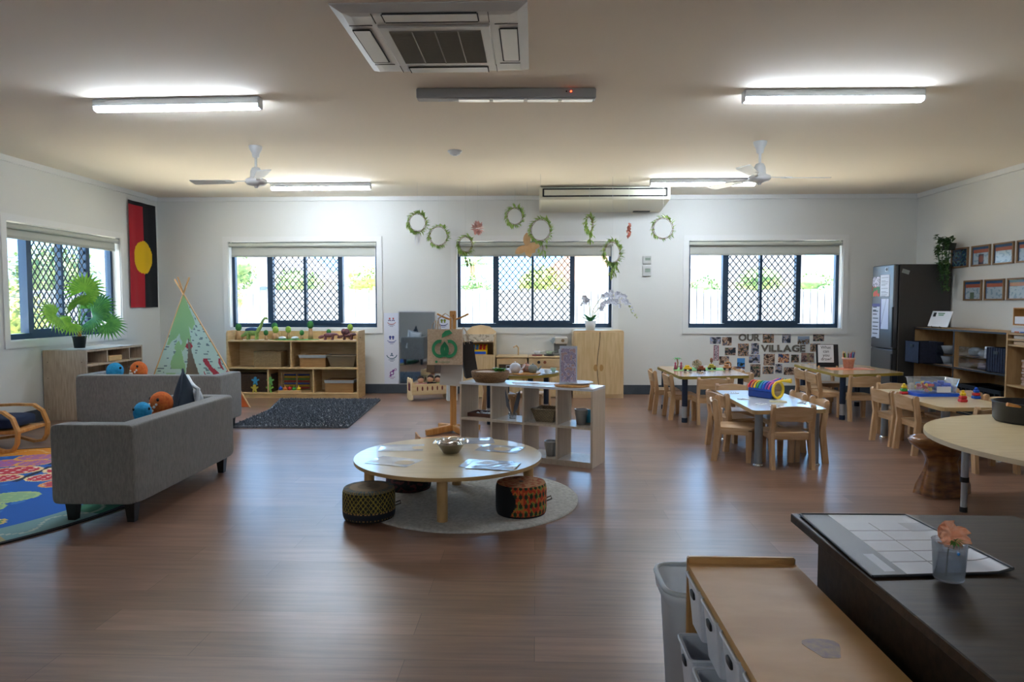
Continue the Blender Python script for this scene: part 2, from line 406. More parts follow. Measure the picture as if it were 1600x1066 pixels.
# cornices and baseboards
def runx(name, y, z, d, hh, m, x0=X0, x1=X1): struct(MB().box(((x0+x1)/2, y, z), (x1-x0, d, hh), b=.004), name, m)
runx('trim_1', Y1-.012, H-.03, .024, .06, TRIM); struct(MB().box((X0+.012, (Y0+Y1)/2, H-.03), (.024, Y1-Y0, .06)), 'trim_2', TRIM)
struct(MB().box((X1-.012, (Y0+Y1)/2, H-.03), (.024, Y1-Y0, .06)), 'trim_3', TRIM)
BB = mat('vinyl_skirting', '3c444c', .5, '454e57', (4, 4, 4), 2)
runx('baseboard_back', Y1-.006, .065, .012, .13, BB); struct(MB().box((X0+.006, (Y0+Y1)/2, .065), (.012, Y1-Y0, .13)), 'baseboard_left', BB)
struct(MB().box((X1-.006, (Y0+Y1)/2, .065), (.012, Y1-Y0, .13)), 'baseboard_right', BB)

# ---------------------------------------------------------------- outside
struct(MB().box((0, 22, -.35), (90, 60, .1)), 'ground', mat('pale_bounce_ground', 'c2bba8', .9, 'cfc9b8', (1, 1, 1), 2))  # ground out of view, pale like concrete to bounce sun onto the ceiling
FEN = mat('weathered_paling', '62676e', .8, '7c8288', (9, 9, 1), 2)
fe = thing('paling_fence', 'pale vertical board fence outside beyond the back windows', 'fence', (0, 16, -.3))
for k in range(8):
    mb = MB(); x = -12+k*3.2
    for i in range(20): 
        hz = 1.86+R.uniform(-.02, .03)
        mb.box((x+.08+i*.16, 0, hz/2), (.138, .02, hz)); mb.box((x+i*.16, .026, hz/2-.03), (.08, .018, hz-.06))
    mb.build('paling_panel', FEN, fe)
    MB().box((x, .06, .95), (.1, .08, 1.85)).build('fence_post', FEN, fe)
MB().box((0.8, .035, .4), (25.6, .04, .08)).build('fence_rail', FEN, fe); MB().box((0.8, .035, 1.5), (25.6, .04, .08)).build('fence_rail', FEN, fe)
f2 = thing('paling_fence', 'pale board fence outside the left wall window', 'fence', (-11.5, 12, -.3), pi/2)
for k in range(5):
    mb = MB()
    for i in range(20): mb.box((-8+k*3.2+.08+i*.16, 0, .9), (.142, .02, 1.8))
    mb.build('paling_panel', FEN, f2)
pf = thing('picket_fence', 'low white picket fence seen outside the first back window', 'fence', (-5.2, 13.2, -.3))
mb = MB()
for i in range(16): mb.box((-1.0+i*.13, 0, .55), (.06, .02, 1.05))
mb.build('pickets', mat('picket_paint', 'e8e8e8', .6), pf); MB().box((0, .03, .85), (2.1, .03, .06)).build('fence_rail', mat('picket_paint', 'e8e8e8', .6), pf)
CROWN = [mat('crown_a', '4a6a38', .7, '7a9058', (3, 3, 3), 2), mat('crown_b', '3c5c34', .7, '64804c', (3, 3, 3), 2), mat('crown_c', '66783a', .7, '8f9a54', (3, 3, 3), 2)]
BARK = mat('bark', '6b5a48', .9)
def tree(x, y, hh, r, label, k=0, n=900, flat=.8):
    t = thing('tree', label, 'tree', (x, y, -.3), group='trees outside')
    MB().tube([(0, 0, 0), (.05, 0, hh*.5), (0, .05, hh*.8)], [.14, .1, .06]).build('trunk', BARK, t)
    mb = MB(); rr = random.Random(int(x*13+y*7))
    for _ in range(7):
        a = rr.uniform(0, 6.28); q = rr.uniform(0, .5)*r
        mb.sell((q*cos(a), q*sin(a), hh-r*flat+rr.uniform(-.35, .35)*r), (r*.55, r*.55, r*.45*flat), nu=12, nv=8)
    for _ in range(n):
        a = rr.uniform(0, 6.28); c = rr.uniform(-1, 1); s_ = sqrt(1-c*c); q = r*rr.uniform(.7, 1.05)
        p = (q*s_*cos(a), q*s_*sin(a), hh-r*flat+q*c*flat)
        mb.leaf(p, (rr.uniform(-1, 1), rr.uniform(-1, 1), rr.uniform(-.5, 1)), r*.16, r*.1)
    mb.build('crown', CROWN[k % 3], t)
for a in ((-8.7, 19.5, 3.0, .75, 'leafy tree outside the first back window, at its left edge', 1), (-5.8, 24, 2.9, .75, 'small round tree over the fence behind right pane of first back window', 2),
          (-7.2, 21, 2.6, .7, 'yellow green tree behind the mesh of the first back window', 0), (-1.5, 18.0, 2.3, .5, 'green shrub tree low behind the left pane of the middle window', 0), (.2, 20, 2.6, .7, 'pale green tree behind the mesh of the middle window', 2),
          (4.75, 19.6, 2.3, .5, 'small green tree left in the window above the photo wall', 1), (5.9, 18.6, 2.5, .6, 'green tree behind the mesh above the photo wall', 0), (7.8, 19.5, 2.4, .65, 'green tree over the fence at right pane above the photo wall', 0), (-6.1, 13.6, 1.9, .3, 'yellow leafed shrub outside far left of first back window', 2),
          (-9.3, 11.8, 1.9, .75, 'sunlit green bush outside the left wall window', 2), (-13.8, 19.5, 3.2, 1.2, 'yellow green tree beyond the mesh of the left wall window', 0), (-8.0, 9.2, 1.6, .6, 'light green bush outside lowest left pane of the left wall window', 0)):
    tree(*a)
pt = thing('palm_tree', 'tall palm tree outside the left pane of the middle window', 'palm tree', (-2.3, 25, -.3))
MB().tube([(0, 0, 0), (.1, 0, 1.6), (.05, 0, 2.9)], [.16, .12, .1]).build('trunk', BARK, pt)
mb = MB()
for k in range(16):
    a = k*2.4; e = R.uniform(.1, .9); d = Vector((cos(a)*cos(e), sin(a)*cos(e), sin(e)))
    P = [Vector((.05, 0, 2.9))+d*t*1.1+Vector((0, 0, -.75*t*t*t)) for t in (0, .3, .6, .85, 1)]
    mb.tube(P, [.02, .015, .012, .008, .004], 5)
    for j in range(14):
        t = .2+j*.055; q = Vector((.05, 0, 2.9))+d*t*1.1+Vector((0, 0, -.75*t*t*t))
        for s in (-1, 1): mb.leaf(q, d*.5+Vector((-d.y, d.x, 0))*s+Vector((0, 0, -.35)), .3, .04)
mb.build('fronds', CROWN[1], pt)
HW = mat('house_wall', '9a9894', .8); HR = mat('house_roof', '74777c', .6); HG = mat('house_glass', '4a5868', .2)
def house(x, y, wd, hh, label, rm=HR, wins=((0, .6),)):
    t = thing('house', label, 'house', (x, y, -.3), group='houses beyond the fence')
    MB().box((0, 0, hh/2), (wd, 5, hh)).build('house_wall', HW, t)
    MB().prism([(-wd/2-.4, hh), (wd/2+.4, hh), (wd/2-1.2, hh+1.1), (-wd/2+1.2, hh+1.1)], -2.9, 2.9, RX(pi/2)).build('roof', rm, t)
    for (wx, s) in wins: MB().box((wx, -2.5, hh-.75), (s, .1, .8)).build('house_window', HG, t)
house(-11.5, 28, 5.5, 2.5, 'white house behind the fence at left of the first back window', wins=((-.6, .7), (1.6, .6)))
house(7.6, 27, 5.0, 2.3, 'white house with dark windows behind the mesh above the photo wall', wins=((-1.7, .45), (-.9, .45), (.6, .6)))
house(1.7, 26, 3.0, 2.3, 'house with reddish roof seen in right pane of the middle window', mat('roof_red', 'b98a72', .7))
house(-19.5, 15, 5, 2.6, 'grey roofed house outside the left wall window')

# ---------------------------------------------------------------- ceiling fittings
DIFF = mat('tube_diffuser', 'e2efff', .5, emit=TUBE)
def batten(x, y, rz, label):
    t = thing('batten_light', label, 'ceiling light', (x, y, H), rz, 'ceiling batten lights')
    MB().box((0, 0, -.026), (1.22, .08, .052), b=.006).build('housing', WHITE, t)
    mb = MB(); n = 10
    P = [(-.036, -.05)]+[(-.034+.068*k/n, -.052-.033*sin(pi*k/n)**.5) for k in range(n+1)]+[(.036, -.05)]
    mb.prism([(p[0], p[1]) for p in P], -.598, .598, Matrix(((0, 0, 1, 0), (1, 0, 0, 0), (0, 1, 0, 0), (0, 0, 0, 1)))); mb.build('diffuser', DIFF, t)
    for s in (-1, 1): MB().box((s*.606, 0, -.04), (.014, .074, .08), b=.006).build('end_cap', WHITE, t)
    return t
b0 = batten(-2.56, 4.97, -.03, 'glowing white batten light nearest on the left of the ceiling')
for x, y, a, l in ((2.04, 4.92, .01, 'glowing white batten light nearest on the right of the ceiling'), (-2.6, 8.43, 0, 'far left glowing batten light near the back wall'), (1.96, 8.3, 0, 'far right glowing batten light near the wall air conditioner'),
                (-2.6, -2.8, 0, 'added fill batten light, unseen behind the camera on the left'), (2.0, -2.8, 0, 'added fill batten light, unseen behind the camera on the right')):  # rear battens are added out of view as fill light
    dup(b0, (x, y, H), a, l)
# emergency light
t = thing('emergency_light', 'long unlit grey batten with small red indicator on the ceiling', 'emergency light', (-.2, 4.83, H), .03)
MB().box((0, 0, -.035), (1.22, .09, .07), b=.008).build('housing', mat('emergency_body', 'a9abac', .5), t)
mb = MB()
for k in range(4): mb.box((-.22+k*.235, 0, -.073), (.21, .06, .006))
mb.build('lens', mat('emergency_lens', 'f2f4f4', .3), t)
MB().sell((.44, -.046, -.025), (.006, .004, .006), nu=8, nv=6).build('indicator_light', mat('red_led', 'ff4020', .4, emit=3), t, 'small glowing red indicator')
MB().sell((.41, -.046, -.025), (.006, .004, .006), nu=8, nv=6).build('test_button', BLACK, t)
# cassette air conditioner
ct = thing('ceiling_cassette', 'square white ceiling cassette air conditioner with grey intake grille', 'air conditioner', (-.525, 3.92, H))
CW = mat('cassette_plastic', 'cbcac5', .45); hs = .485
mb = MB(); 
def ringq(z, s): return [(-s, -s, z), (s, -s, z), (s, s, z), (-s, s, z)]
L = [(0, hs), (-.006, hs), (-.028, hs-.05), (-.032, hs-.085), (-.032, .27)]
v = []; F = []
for z, s in L: v += ringq(z, s)
for i in range(len(L)-1):
    for k in range(4): F.append((i*4+k, i*4+4+k, i*4+4+(k+1) % 4, i*4+(k+1) % 4))
mb.add(v, F); mb.build('panel', CW, ct)
mb = MB(); mb.box((0, 0, -.034), (.58, .58, .02), b=.006); mb.build('grille_frame', mat('cassette_frame', 'cfcec9', .45), ct)
mb = MB(); mb.box((0, 0, -.044), (.48, .48, .003)); GR = mat('intake', '8d887e', .8)
for k in range(40): mb.box((0, -.234+k*.012, -.047), (.48, .0035, .004))
gr = mb.build('intake_grille', GR, ct)
mb = MB()
for x in (-.12, 0, .12): mb.box((x, 0, -.049), (.006, .48, .003))
mb.build('grille_bar', mat('grille_bar_m', 'a09b92', .7), gr)
for k in range(4):
    M = RZ(k*pi/2)
    mb = MB(); mb.box((0, .385, -.036), (.47, .085, .006), M=None); o = mb.build('louvre', mat('louvre_plastic', 'd2d1cc', .4), ct); o.rotation_euler = (0, 0, k*pi/2)
    mb = MB(); mb.box((0, .337, -.0385), (.47, .006, .004)); mb.box((0, .43, -.034), (.47, .006, .006)); mb.box((-.238, .385, -.037), (.006, .09, .005)); mb.box((.238, .385, -.037), (.006, .09, .005)); mb.box((-.29, .375, -.0335), (.003, .12, .003)); mb.box((.29, .375, -.0335), (.003, .12, .003))
    o = mb.build('louvre_slot', mat('slot_dark', '2c2b2a', .8), ct); o.rotation_euler = (0, 0, k*pi/2)
# smoke detector
t = thing('smoke_detector', 'small round white smoke detector on the ceiling', 'smoke detector', (-.77, 6.72, H))
MB().lathe([(0, -.04), (.035, -.04), (.05, -.03), (.055, -.012), (.07, -.01), (.07, 0)], 24).build('body', WHITE, t); MB().lathe([(0, -.048), (.022, -.046), (.025, -.038)], 16).build('sensor_cap', WHITE, t)
# fans
FANM = mat('fan_white', 'cfd0cf', .35)
def fan(x, y, a0, label):
    t = thing('ceiling_fan', label, 'ceiling fan', (x, y, H), 0, 'ceiling fans')
    MB().lathe([(0.06, 0), (.06, -.01), (.055, -.03), (.035, -.065), (.03, -.1), (.012, -.11)], 24).build('canopy', FANM, t)
    MB().cyl((0, 0, -.1), (0, 0, -.2), .012).build('rod', FANM, t)
    MB().lathe([(.012, -.19), (.035, -.2), (.05, -.23), (.055, -.29), (.062, -.295), (.095, -.31), (.098, -.335), (.08, -.355), (.045, -.365), (.02, -.37), (.015, -.385), (0, -.387)], 28).build('motor', FANM, t)
    for k in range(3):
        a = a0+k*2*pi/3
        mb = MB(); mb.M = RZ(a) @ TR(0, 0, -.325) @ RX(radians(9))
        mb.prism(rpoly([(.22, -.045), (.62, -.062), (.62, .062), (.22, .045)], .02), -.003, .003)
        bl = mb.build('blade', FANM, t)
        mb = MB(); mb.M = RZ(a) @ TR(0, 0, -.32); mb.box((.15, 0, 0), (.16, .025, .006)); mb.prism([(.2, -.03), (.28, -.035), (.3, 0), (.28, .035), (.2, .03)], -.006, -.002); mb.build('blade_arm', FANM, bl)
    return t
fan(-2.6, 6.46, radians(178), 'white three bladed ceiling fan on the left')
fan(2.03, 6.43, radians(0), 'white three bladed ceiling fan on the right')
# wall air conditioner under the ceiling
t = thing('wall_air_conditioner', 'long cream air conditioner under the ceiling at the back wall', 'air conditioner', (.865, 9.5, 2.47))
AC = mat('ac_plastic', 'd6d2bd', .45)
mb = MB(); mb.prism(rpoly([(0, 0), (-.12, 0), (-.72, .065), (-.74, .09), (-.74, .229), (0, .229)], [.001, .03, .01, .01, .01, .001], 3), -.81, .81, Matrix(((0, 0, 1, 0), (1, 0, 0, 0), (0, 1, 0, 0), (0, 0, 0, 1)))); mb.build('body', AC, t)
mb = MB(); mb.box((0, -.742, .196), (1.54, .012, .016)); mb.box((0, -.742, .108), (1.54, .012, .016)); mb.box((-.765, -.742, .152), (.02, .012, .1)); mb.box((.765, -.742, .152), (.02, .012, .1)); mb.box((0, -.7415, .222), (1.6, .008, .005)); mb.build('air_slot', mat('slot_dark', '2c2b2a', .8), t)
MB().box((0, -.744, .152), (1.5, .01, .07), b=.003).build('louvre', AC, t)
MB().box((.55, -.1, -.004), (.22, .08, .008)).build('vent', BLACK, t)
for z, l, s in ((1.83, 'upper of two small grey wall controllers right of the middle window', .6), (1.68, 'lower of two small grey wall controllers right of the middle window', .5)):
    t = thing('wall_controller', l, 'controller', (1.51, 9.5, z), 0, 'air conditioner controllers')
    MB().box((0, -.01, 0), (.115, .02, .11 if z > 1.8 else .14), b=.005).build('body', mat('controller_body', 'c3c4c0', .5), t); MB().box((0.01, -.021, .01), (.07, .003, .035 if z > 1.8 else .05)).build('display', mat('controller_lcd', '8b9a8c', .3), t)
# ---------------------------------------------------------------- flag, posters, mirror
PM = paintmat(.8)
def flagf(u, v):
    x = u*.64; z = v*1.38
    if z > 1.325: return '0c0c10'
    dx = (x-.33)/.215; dz = (z-.66)/.215
    if dx*dx+dz*dz < 1: return 'e0b400'
    return 'a81423' if x < .33 else '0c0d14'
mb = MB(); mb.sheet(lambda u, v: ((u-.5)*.64, -.02-.012*sin(u*13+v*2)*(1-v*.6), v*1.38), 64, 110, flagf)
t = solo(mb, 'flag', PM, 'red and black hanging flag with yellow disc on the left wall', 'flag', (X0, 9.1, 1.19), pi/2)
def logo(mb, cx, cz, cols, k):
    def disc(x, z, r, c): mb.prism(circ(r, 10, cx+x, cz+z), -.0016, -.0022, XZ, col=c)
    def arc(x, z, r, a0, a1, c, w_=.008):
        n = 8; P = [(cx+x+(r+w_/2)*cos(a0+(a1-a0)*i/n), cz+z+(r+w_/2)*sin(a0+(a1-a0)*i/n)) for i in range(n+1)]+[(cx+x+(r-w_/2)*cos(a1-(a1-a0)*i/n), cz+z+(r-w_/2)*sin(a1-(a1-a0)*i/n)) for i in range(n+1)]
        mb.prism(P, -.0016, -.0022, XZ, col=c)
    if k == 0:
        for s in (-1, 1): disc(s*.025, .035, .012, cols[0]); arc(s*.025, -.005, .018, .3, 2.8, cols[1], .012)
        arc(0, .03, .075, -2.4, -.7, cols[0])
    elif k == 1:
        for s in (-1, 1): disc(s*.02, .02, .018, cols[0]); disc(s*.02, -.004, .012, cols[0])
        arc(0, .04, .09, -2.3, -.8, cols[1])
    elif k == 2:
        disc(0, .03, .011, cols[0]); arc(0, -.01, .02, .4, 2.7, cols[0], .014); arc(0, .035, .075, -2.8, -.3, cols[0], .01)
    else:
        disc(.02, .035, .016, cols[0]); arc(0, 0, .024, 0, 6.28, cols[0], .014); disc(-.02, -.035, .014, cols[0]); arc(.05, .05, .014, 0, 6.28, cols[1], .008)
    for j in range(2): mb.box((cx, -.0018, cz-.055-j*.018), (.09-.04*j, .0008, .006), col=cols[1])
XZ = Matrix(((1, 0, 0, 0), (0, 0, 1, 0), (0, 1, 0, 0), (0, 0, 0, 1)))
mb = MB(); mb.box((0, -.0008, .49), (.21, .0016, .98), col='d6dae6')
for k, cs in enumerate((('b04a4a', '5a4a7a'), ('3a4a90', '5060a0'), ('20506a', '20506a'), ('7a3a8a', '9a60a0'))): logo(mb, 0, .87-k*.24, cs, k)
solo(mb, 'poster', PM, 'tall white poster strip of four small emblems left of the mirror', 'poster', (-1.975, 9.5, .13), group=None)
mb = MB(); mb.box((0, -.0008, .12), (.17, .0016, .24), col='d6dae6'); logo(mb, 0, .15, ('7a8a30', '404a80'), 1)
solo(mb, 'poster', PM, 'white emblem sheet on the wall right of the mirror, above paper bags', 'poster', (-1.26, 9.5, .84))
t = thing('wall_mirror', 'upright rectangular mirror on the back wall above the doll cradle', 'mirror', (-1.62, 9.5, .13))
MB().box((0, -.006, .5), (.48, .012, .98)).build('mirror_glass', mat('mirror_silver', 'c8d0d4', .03, metal=1), t)
mb = MB()
for z in (.003, .997): mb.box((0, -.008, z), (.51, .02, .016))
for s in (-1, 1): mb.box((s*.248, -.008, .5), (.014, .02, .99))
mb.build('mirror_frame', mat('mirror_frame_m', 'b9bcc0', .3, metal=.8), t)

# ---------------------------------------------------------------- sofas and toys on them
def sofa(loc, rz, label, W=1.36):
    # local: back along x at y=0 (outside face), seat opens to +y
    t = thing('sofa', label, 'sofa', loc, rz, 'small grey sofas'); D = .47; Hh = .56; th = .11
    MB().sell((0, th/2, .34), (W/2, th/2+.005, .225), .12, .12, 48, 20).build('backrest', SOFAM, t)
    for s in (-1, 1): MB().sell((s*(W/2-th/2), D/2, .34), (th/2, D/2, .225), .12, .12, 40, 20).build('arm', SOFAM, t)
    MB().box((0, D/2+.02, .185), (W-.12, D-.06, .14), b=.01).build('base', SOFAM, t)
    for s in (-1, 1): MB().sell((s*(W/4-.05), D/2+.05, .3), (W/4-.06, D/2-.06, .06), .3, .25, 32, 12).build('seat_cushion', SOFAM, t)
    for sx in (-1, 1):
        for y in (.06, D-.07):
            MB().add([(sx*(W/2-.08)+a*q, y+b_*q, z) for z, q in ((0, .02), (.12, .03)) for (a, b_) in ((-1, -1), (1, -1), (1, 1), (-1, 1))], [(3, 2, 1, 0), (4, 5, 6, 7), (0, 1, 5, 4), (1, 2, 6, 5), (2, 3, 7, 6), (3, 0, 4, 7)]).build('leg', mat('dark_leg', '17140f', .4), t)
    return t
sofa((-2.235, 4.40, 0), radians(90.5), 'grey fabric sofa nearest the camera, turned towards the left', 1.31)
sofa((-3.64, 6.38, 0), 0, 'grey fabric sofa behind the nearer one, back to the camera', 1.39)
EYE = mat('toy_eye', '0a0a0a', .2); SPOT = mat('toy_spot', 'e8e0d0', .8)
def plush(loc, rz, m, label, spots, s=1.0, tilt=0):
    t = thing('plush_toy', label, 'soft toy', loc, rz, 'plush toys on the sofas', rot=(tilt, 0, rz))
    mb = MB(); mb.sell((0, 0, .1*s), (.085*s, .08*s, .1*s), 1, 1); mb.build('body', m, t)
    h = MB().sell((.01*s, 0, .215*s), (.07*s, .06*s, .075*s), 1, .9, M=RY(.2)); h = h.build('head', m, t)
    for y in (-1, 1): MB().sell((.055*s, y*.05*s, .245*s), (.01*s, .007*s, .011*s), nu=10, nv=8).build('eye', EYE, h)
    for y in (-1, 1): MB().sell((.05*s, y*.07*s, .06*s), (.06*s, .03*s, .03*s), M=RY(.2)).build('paw', m, t)
    MB().tube([(-.05*s, 0, .06*s), (-.12*s, 0, .05*s), (-.17*s, 0, .08*s)], [.05*s, .035*s, .015*s], 12).build('tail', m, t)
    if spots:
        mb = MB()
        for i in range(9):
            a = -.9+i*.22; mb.sell((.015*s+.078*s*cos(a)*.9, .055*s*sin(a), .195*s+.02*s*cos(i*1.6)), (.009*s, .007*s, .009*s), nu=8, nv=6)
        mb.build('teeth', SPOT, h, 'row of white felt teeth')
    return t
plush((-2.53, 4.37, .345), -1.2, TEAL, 'blue plush toy sitting on the nearest grey sofa', False, .9)
plush((-2.5, 4.56, .345), -2.2, ORANGE, 'orange plush toy with white teeth on the nearest grey sofa', True, 1.05)
plush((-4.11, 6.62, .345), .5, TEAL, 'blue plush toy lying on the back sofa near the wooden shelf', False, 1.1)
plush((-3.83, 6.63, .345), -2.0, ORANGE, 'orange plush toy with white teeth on the back sofa', True, 1.15, .15)
def cushion(loc, rot, m, label, pom=False):
    t = thing('cushion', label, 'cushion', loc, 0, rot=rot)
    mb = MB(); n = 18
    def f(sg): return lambda u, v: ((u-.5)*.36*(1-.12*sin(pi*v)), (v-.5)*.36*(1-.12*sin(pi*u)), sg*.075*(sin(pi*u)*sin(pi*v))**.5)
    mb.sheet(f(1), n, n); mb.sheet(lambda u, v: f(-1)(1-u, v), n, n); c = mb.build('cushion_cover', m, t)
    mb = MB(); mb.tube([(x*.18, y*.18, 0) for x, y in ((-1, -1), (0, -.88), (1, -1), (.88, 0), (1, 1), (0, .88), (-1, 1), (-.88, 0))], .006 if not pom else .012, 6, closed=True); mb.build('piping' if not pom else 'pompom_trim', m if not pom else WHITE, c)
def crot(yaw, spin): return tuple((RZ(yaw) @ RX(pi/2) @ RZ(spin)).to_euler())
cushion((-2.46, 4.77, .53), crot(radians(106), radians(-38)), mat('navy_velvet', '10202f', .85), 'dark navy cushion standing on its corner on the nearest sofa')
cushion((-2.47, 4.90, .50), crot(radians(128), radians(10)), mat('white_knit', 'b9bcc0', .9, 'd2d4d6', (40, 40, 40), 2, bump=.4), 'pale grey cushion with white trim behind the navy cushion', True)

# ---------------------------------------------------------------- butterfly rug
def bfly(x, y, cx, cy, a, s):
    dx, dy = x-cx, y-cy; p = (dx*cos(a)+dy*sin(a))/s; q = (-dx*sin(a)+dy*cos(a))/s
    for (ex, ey, rx, ry) in ((.5, .28, .48, .34), (-.5, .28, .48, .34), (.38, -.3, .34, .28), (-.38, -.3, .34, .28)):
        d = ((p-ex)/rx)**2+((q-ey)/ry)**2
        if d < 1: return 1 if d > .72 else (3 if ((p-ex)/rx*2.2 % 1 < .35 and (q-ey)/ry*2.2 % 1 < .4) else 2)
    if abs(p) < .06 and abs(q) < .55: return 4
    return 0
BF = [(-3.9, 5.25, .3, .42, 'e8b050', 'b070a0', 'e89040'), (-4.45, 4.95, 0, .4, 'e8a040', 'a868b0', 'e07050'), (-3.75, 4.75, .15, .42, 'f0d8a0', 'c83848', 'f0e8d8'), (-4.55, 4.3, -.2, .4, 'e8c050', '8068b0', 'e88850'), (-3.6, 3.95, .35, .42, 'b0cc88', '96bc8c', 'a8c890'), (-3.1, 4.6, .8, .38, 'e8a060', 'c04858', 'f0e0c0'), (-4.2, 3.45, .1, .38, 'e8c050', 'b04890', 'f0d060'), (-3.3, 3.5, .2, .3, 'd8c070', '60a060', 'e8e0b0')]
BORD = ['2f7a58', '9aa078', 'b8a060', 'c03a4a', 'd88a20', '8aa050', '3a70b0', 'a8a888']
def rugc(u, v):
    x = -5.2+u*3.0+.0; y = 2.68+v*3.04; dx, dy = x+3.98, y-4.2; r = sqrt(dx*dx+dy*dy)/1.5
    if r > .985: return '15171a'
    e = max(abs(dx), abs(dy))
    if r > .80:
        an = atan2(dy, dx)*180/pi; c = '9aa078' if an < -100 else '2f7a58' if an < -62 else 'a8a078' if an < -35 else '7aa0a0' if an < -15 else '2f7a58' if an < 20 else 'b8a060' if an < 60 else 'b83a4a' if an < 95 else 'd88a20' if an < 125 else 'c8b060' if an < 150 else '3a70b0'
        if abs(sin(atan2(dy, dx)*21)*.05+.89-r) < .008: return mix_hex(c, 'e8e0c8', .5)
        return c
    for (cx, cy, a, s, c1, c2, c3) in BF:
        k = bfly(x, y, cx, cy, a, s)
        if k: return (c1, c2, c3, '10203a')[k-1]
    return '1560b8' if nz(x*9, y*9) < .45 else '3a80c8'
def mix_hex(a, b, t): 
    A = [int(a[i:i+2], 16) for i in (0, 2, 4)]; B = [int(b[i:i+2], 16) for i in (0, 2, 4)]; return tuple(A[i]*(1-t)+B[i]*t for i in range(3))
mb = MB(); mb.lathe([(1.5, 0), (1.5, .008)], 96, col='15171a', sx=.9)
nr, na = 110, 340; vs = [(0, 0, .009)]+[(1.5*i/nr*cos(2*pi*k/na), 1.5*i/nr*sin(2*pi*k/na), .009) for i in range(1, nr+1) for k in range(na)]
vs = [(v_[0]*.9, v_[1], v_[2]) for v_ in vs]; F = []; C = []
def rc(x, y): return rugc((x-3.98+5.2)/3.0, (y+4.2-2.68)/3.04)
for i in range(nr):
    for k in range(na):
        a0, a1 = 2*pi*k/na, 2*pi*(k+1)/na; q = 1.5*(i+.5)/nr; am = (a0+a1)/2
        if i == 0: F.append((0, 1+k, 1+(k+1) % na))
        else: F.append((1+(i-1)*na+k, 1+i*na+k, 1+i*na+(k+1) % na, 1+(i-1)*na+(k+1) % na))
        C.append(rc(q*cos(am), q*sin(am)))
mb.add(vs, F, False, 0, None, C)
solo(mb, 'butterfly_rug', paintmat(.85), 'large round blue rug with colourful butterflies, under the nearest sofa', 'rug', (-3.83, 4.3, 0))
# rocking chair at the left edge
t = thing('armchair', 'bentwood armchair with dark blue seat, cut by the left edge', 'chair', (-4.6, 5.72, 0), radians(8))
for s in (-1, 1):
    mb = MB(); y = s*.22
    P = [(.27, y, .03), (.3, y, .08), (.31, y, .18), (.27, y, .29), (.2, y, .345), (.05, y, .35), (-.2, y, .34), (-.3, y, .32)]
    Q = [(.27, y, .03), (.2, y, .02), (.05, y, .07), (-.1, y, .05), (-.3, y, .02)]
    for PP in (P, Q):
        vs = []
        for i, p in enumerate(PP):
            a = Vector(PP[min(i+1, len(PP)-1)])-Vector(PP[max(i-1, 0)]); a.normalize(); n_ = Vector((-a.z, 0, a.x))*.011
            for (yy, q) in ((-.022, -1), (.022, -1), (.022, 1), (-.022, 1)): vs.append((p[0]+n_.x*q, y+yy, p[2]+n_.z*q))
        F = []
        for i in range(len(PP)-1):
            for k in range(4): F.append((i*4+k, i*4+(k+1) % 4, i*4+4+(k+1) % 4, i*4+4+k))
        F += [(3, 2, 1, 0), tuple(len(vs)-4+k for k in range(4))]; mb.add(vs, F)
    mb.build('bentwood_frame', PINE, t)
MB().box((.02, 0, .17), (.56, .4, .03), b=.006).build('seat_rail', PINE, t)
MB().sell((.0, 0, .24), (.25, .2, .05), .4, .3).build('seat', mat('blue_canvas', '1c2c4a', .9), t)
o = MB().sell((-.22, 0, .45), (.05, .2, .24), .4, .3, M=RY(-.35)).build('backrest', mat('blue_canvas', '1c2c4a', .9), t)

# ---------------------------------------------------------------- left shelf with palm
t = thing('open_shelf', 'pale wooden open shelf against left wall under window', 'shelf', (-5.2, 7.15, 0))
D, L, Hs = .47, 1.05, .745
mb = MB(); th = .02
mb.box((D/2, th/2, Hs/2), (D, th, Hs)); mb.box((D/2, L-th/2, Hs/2), (D, th, Hs)); mb.box((.005, L/2, Hs/2), (.01, L-.04, Hs)); mb.build('side_panel', ASH, t)
for z in (Hs-.01, .58, .3, .05):
    mb = MB(); mb.box((D/2+.003, L/2, z), (D-.012, L-2*th, .02)); mb.build('shelf_board' if z < .7 else 'top', ASH, t)
mb = MB(); mb.box((D/2, .38, Hs-.09), (D-.02, .015, .14)); mb.box((D/2, .8, Hs-.09), (D-.02, .015, .14)); mb.build('divider', ASH, t)
mb = MB()
for z in (.62, .45, .12):
    for x in (.05, .42): mb.cyl((x, -.001, z), (x, .001, z), .005, n=8)
mb.build('screw_cap', mat('screw', '4a4238', .6), t)
solo(MB().box((0, 0, .03), (.2, .24, .06), b=.008), 'wooden_block', BIRCH, 'pale wooden block lying in the left wall shelf', 'block', (-4.86, 7.72, .592))
mb = MB(); mb.sheet(lambda u, v: (.0+.42*v, u*.9, .002+.012*max(0, nz(u*7, v*7))), 24, 12, thick=0)
solo(mb, 'lace_runner', mat('lace', 'c9c6c0', .9), 'thin pale lace runner on top of the left wall shelf', 'table runner', (-5.16, 7.2, .747))
PALM = mat('palm_leaf', '6fb03a', .45, '9ad04a', (8, 8, 8), 2); PALM2 = mat('palm_leaf_dark', '3f8a40', .45, '62aa48', (8, 8, 8), 2)
pt = thing('potted_palm', 'fan palm in a black pot on the left wall shelf', 'potted plant', (-4.93, 7.35, .76))
MB().lathe([(0, 0), (.052, 0), (.068, .115), (.073, .118), (.073, .128), (.066, .128), (.062, .11), (0, .105)], 24).build('pot', BLACK, pt)
MB().tube([(0, 0, .1), (.005, 0, .18), (0, 0, .26)], [.022, .018, .012]).build('trunk', mat('palm_trunk', 'a86a38', .9), pt)
MB().cyl((0, 0, .1), (0, 0, .108), .06).build('soil', mat('soil', '33261b', .95), pt)
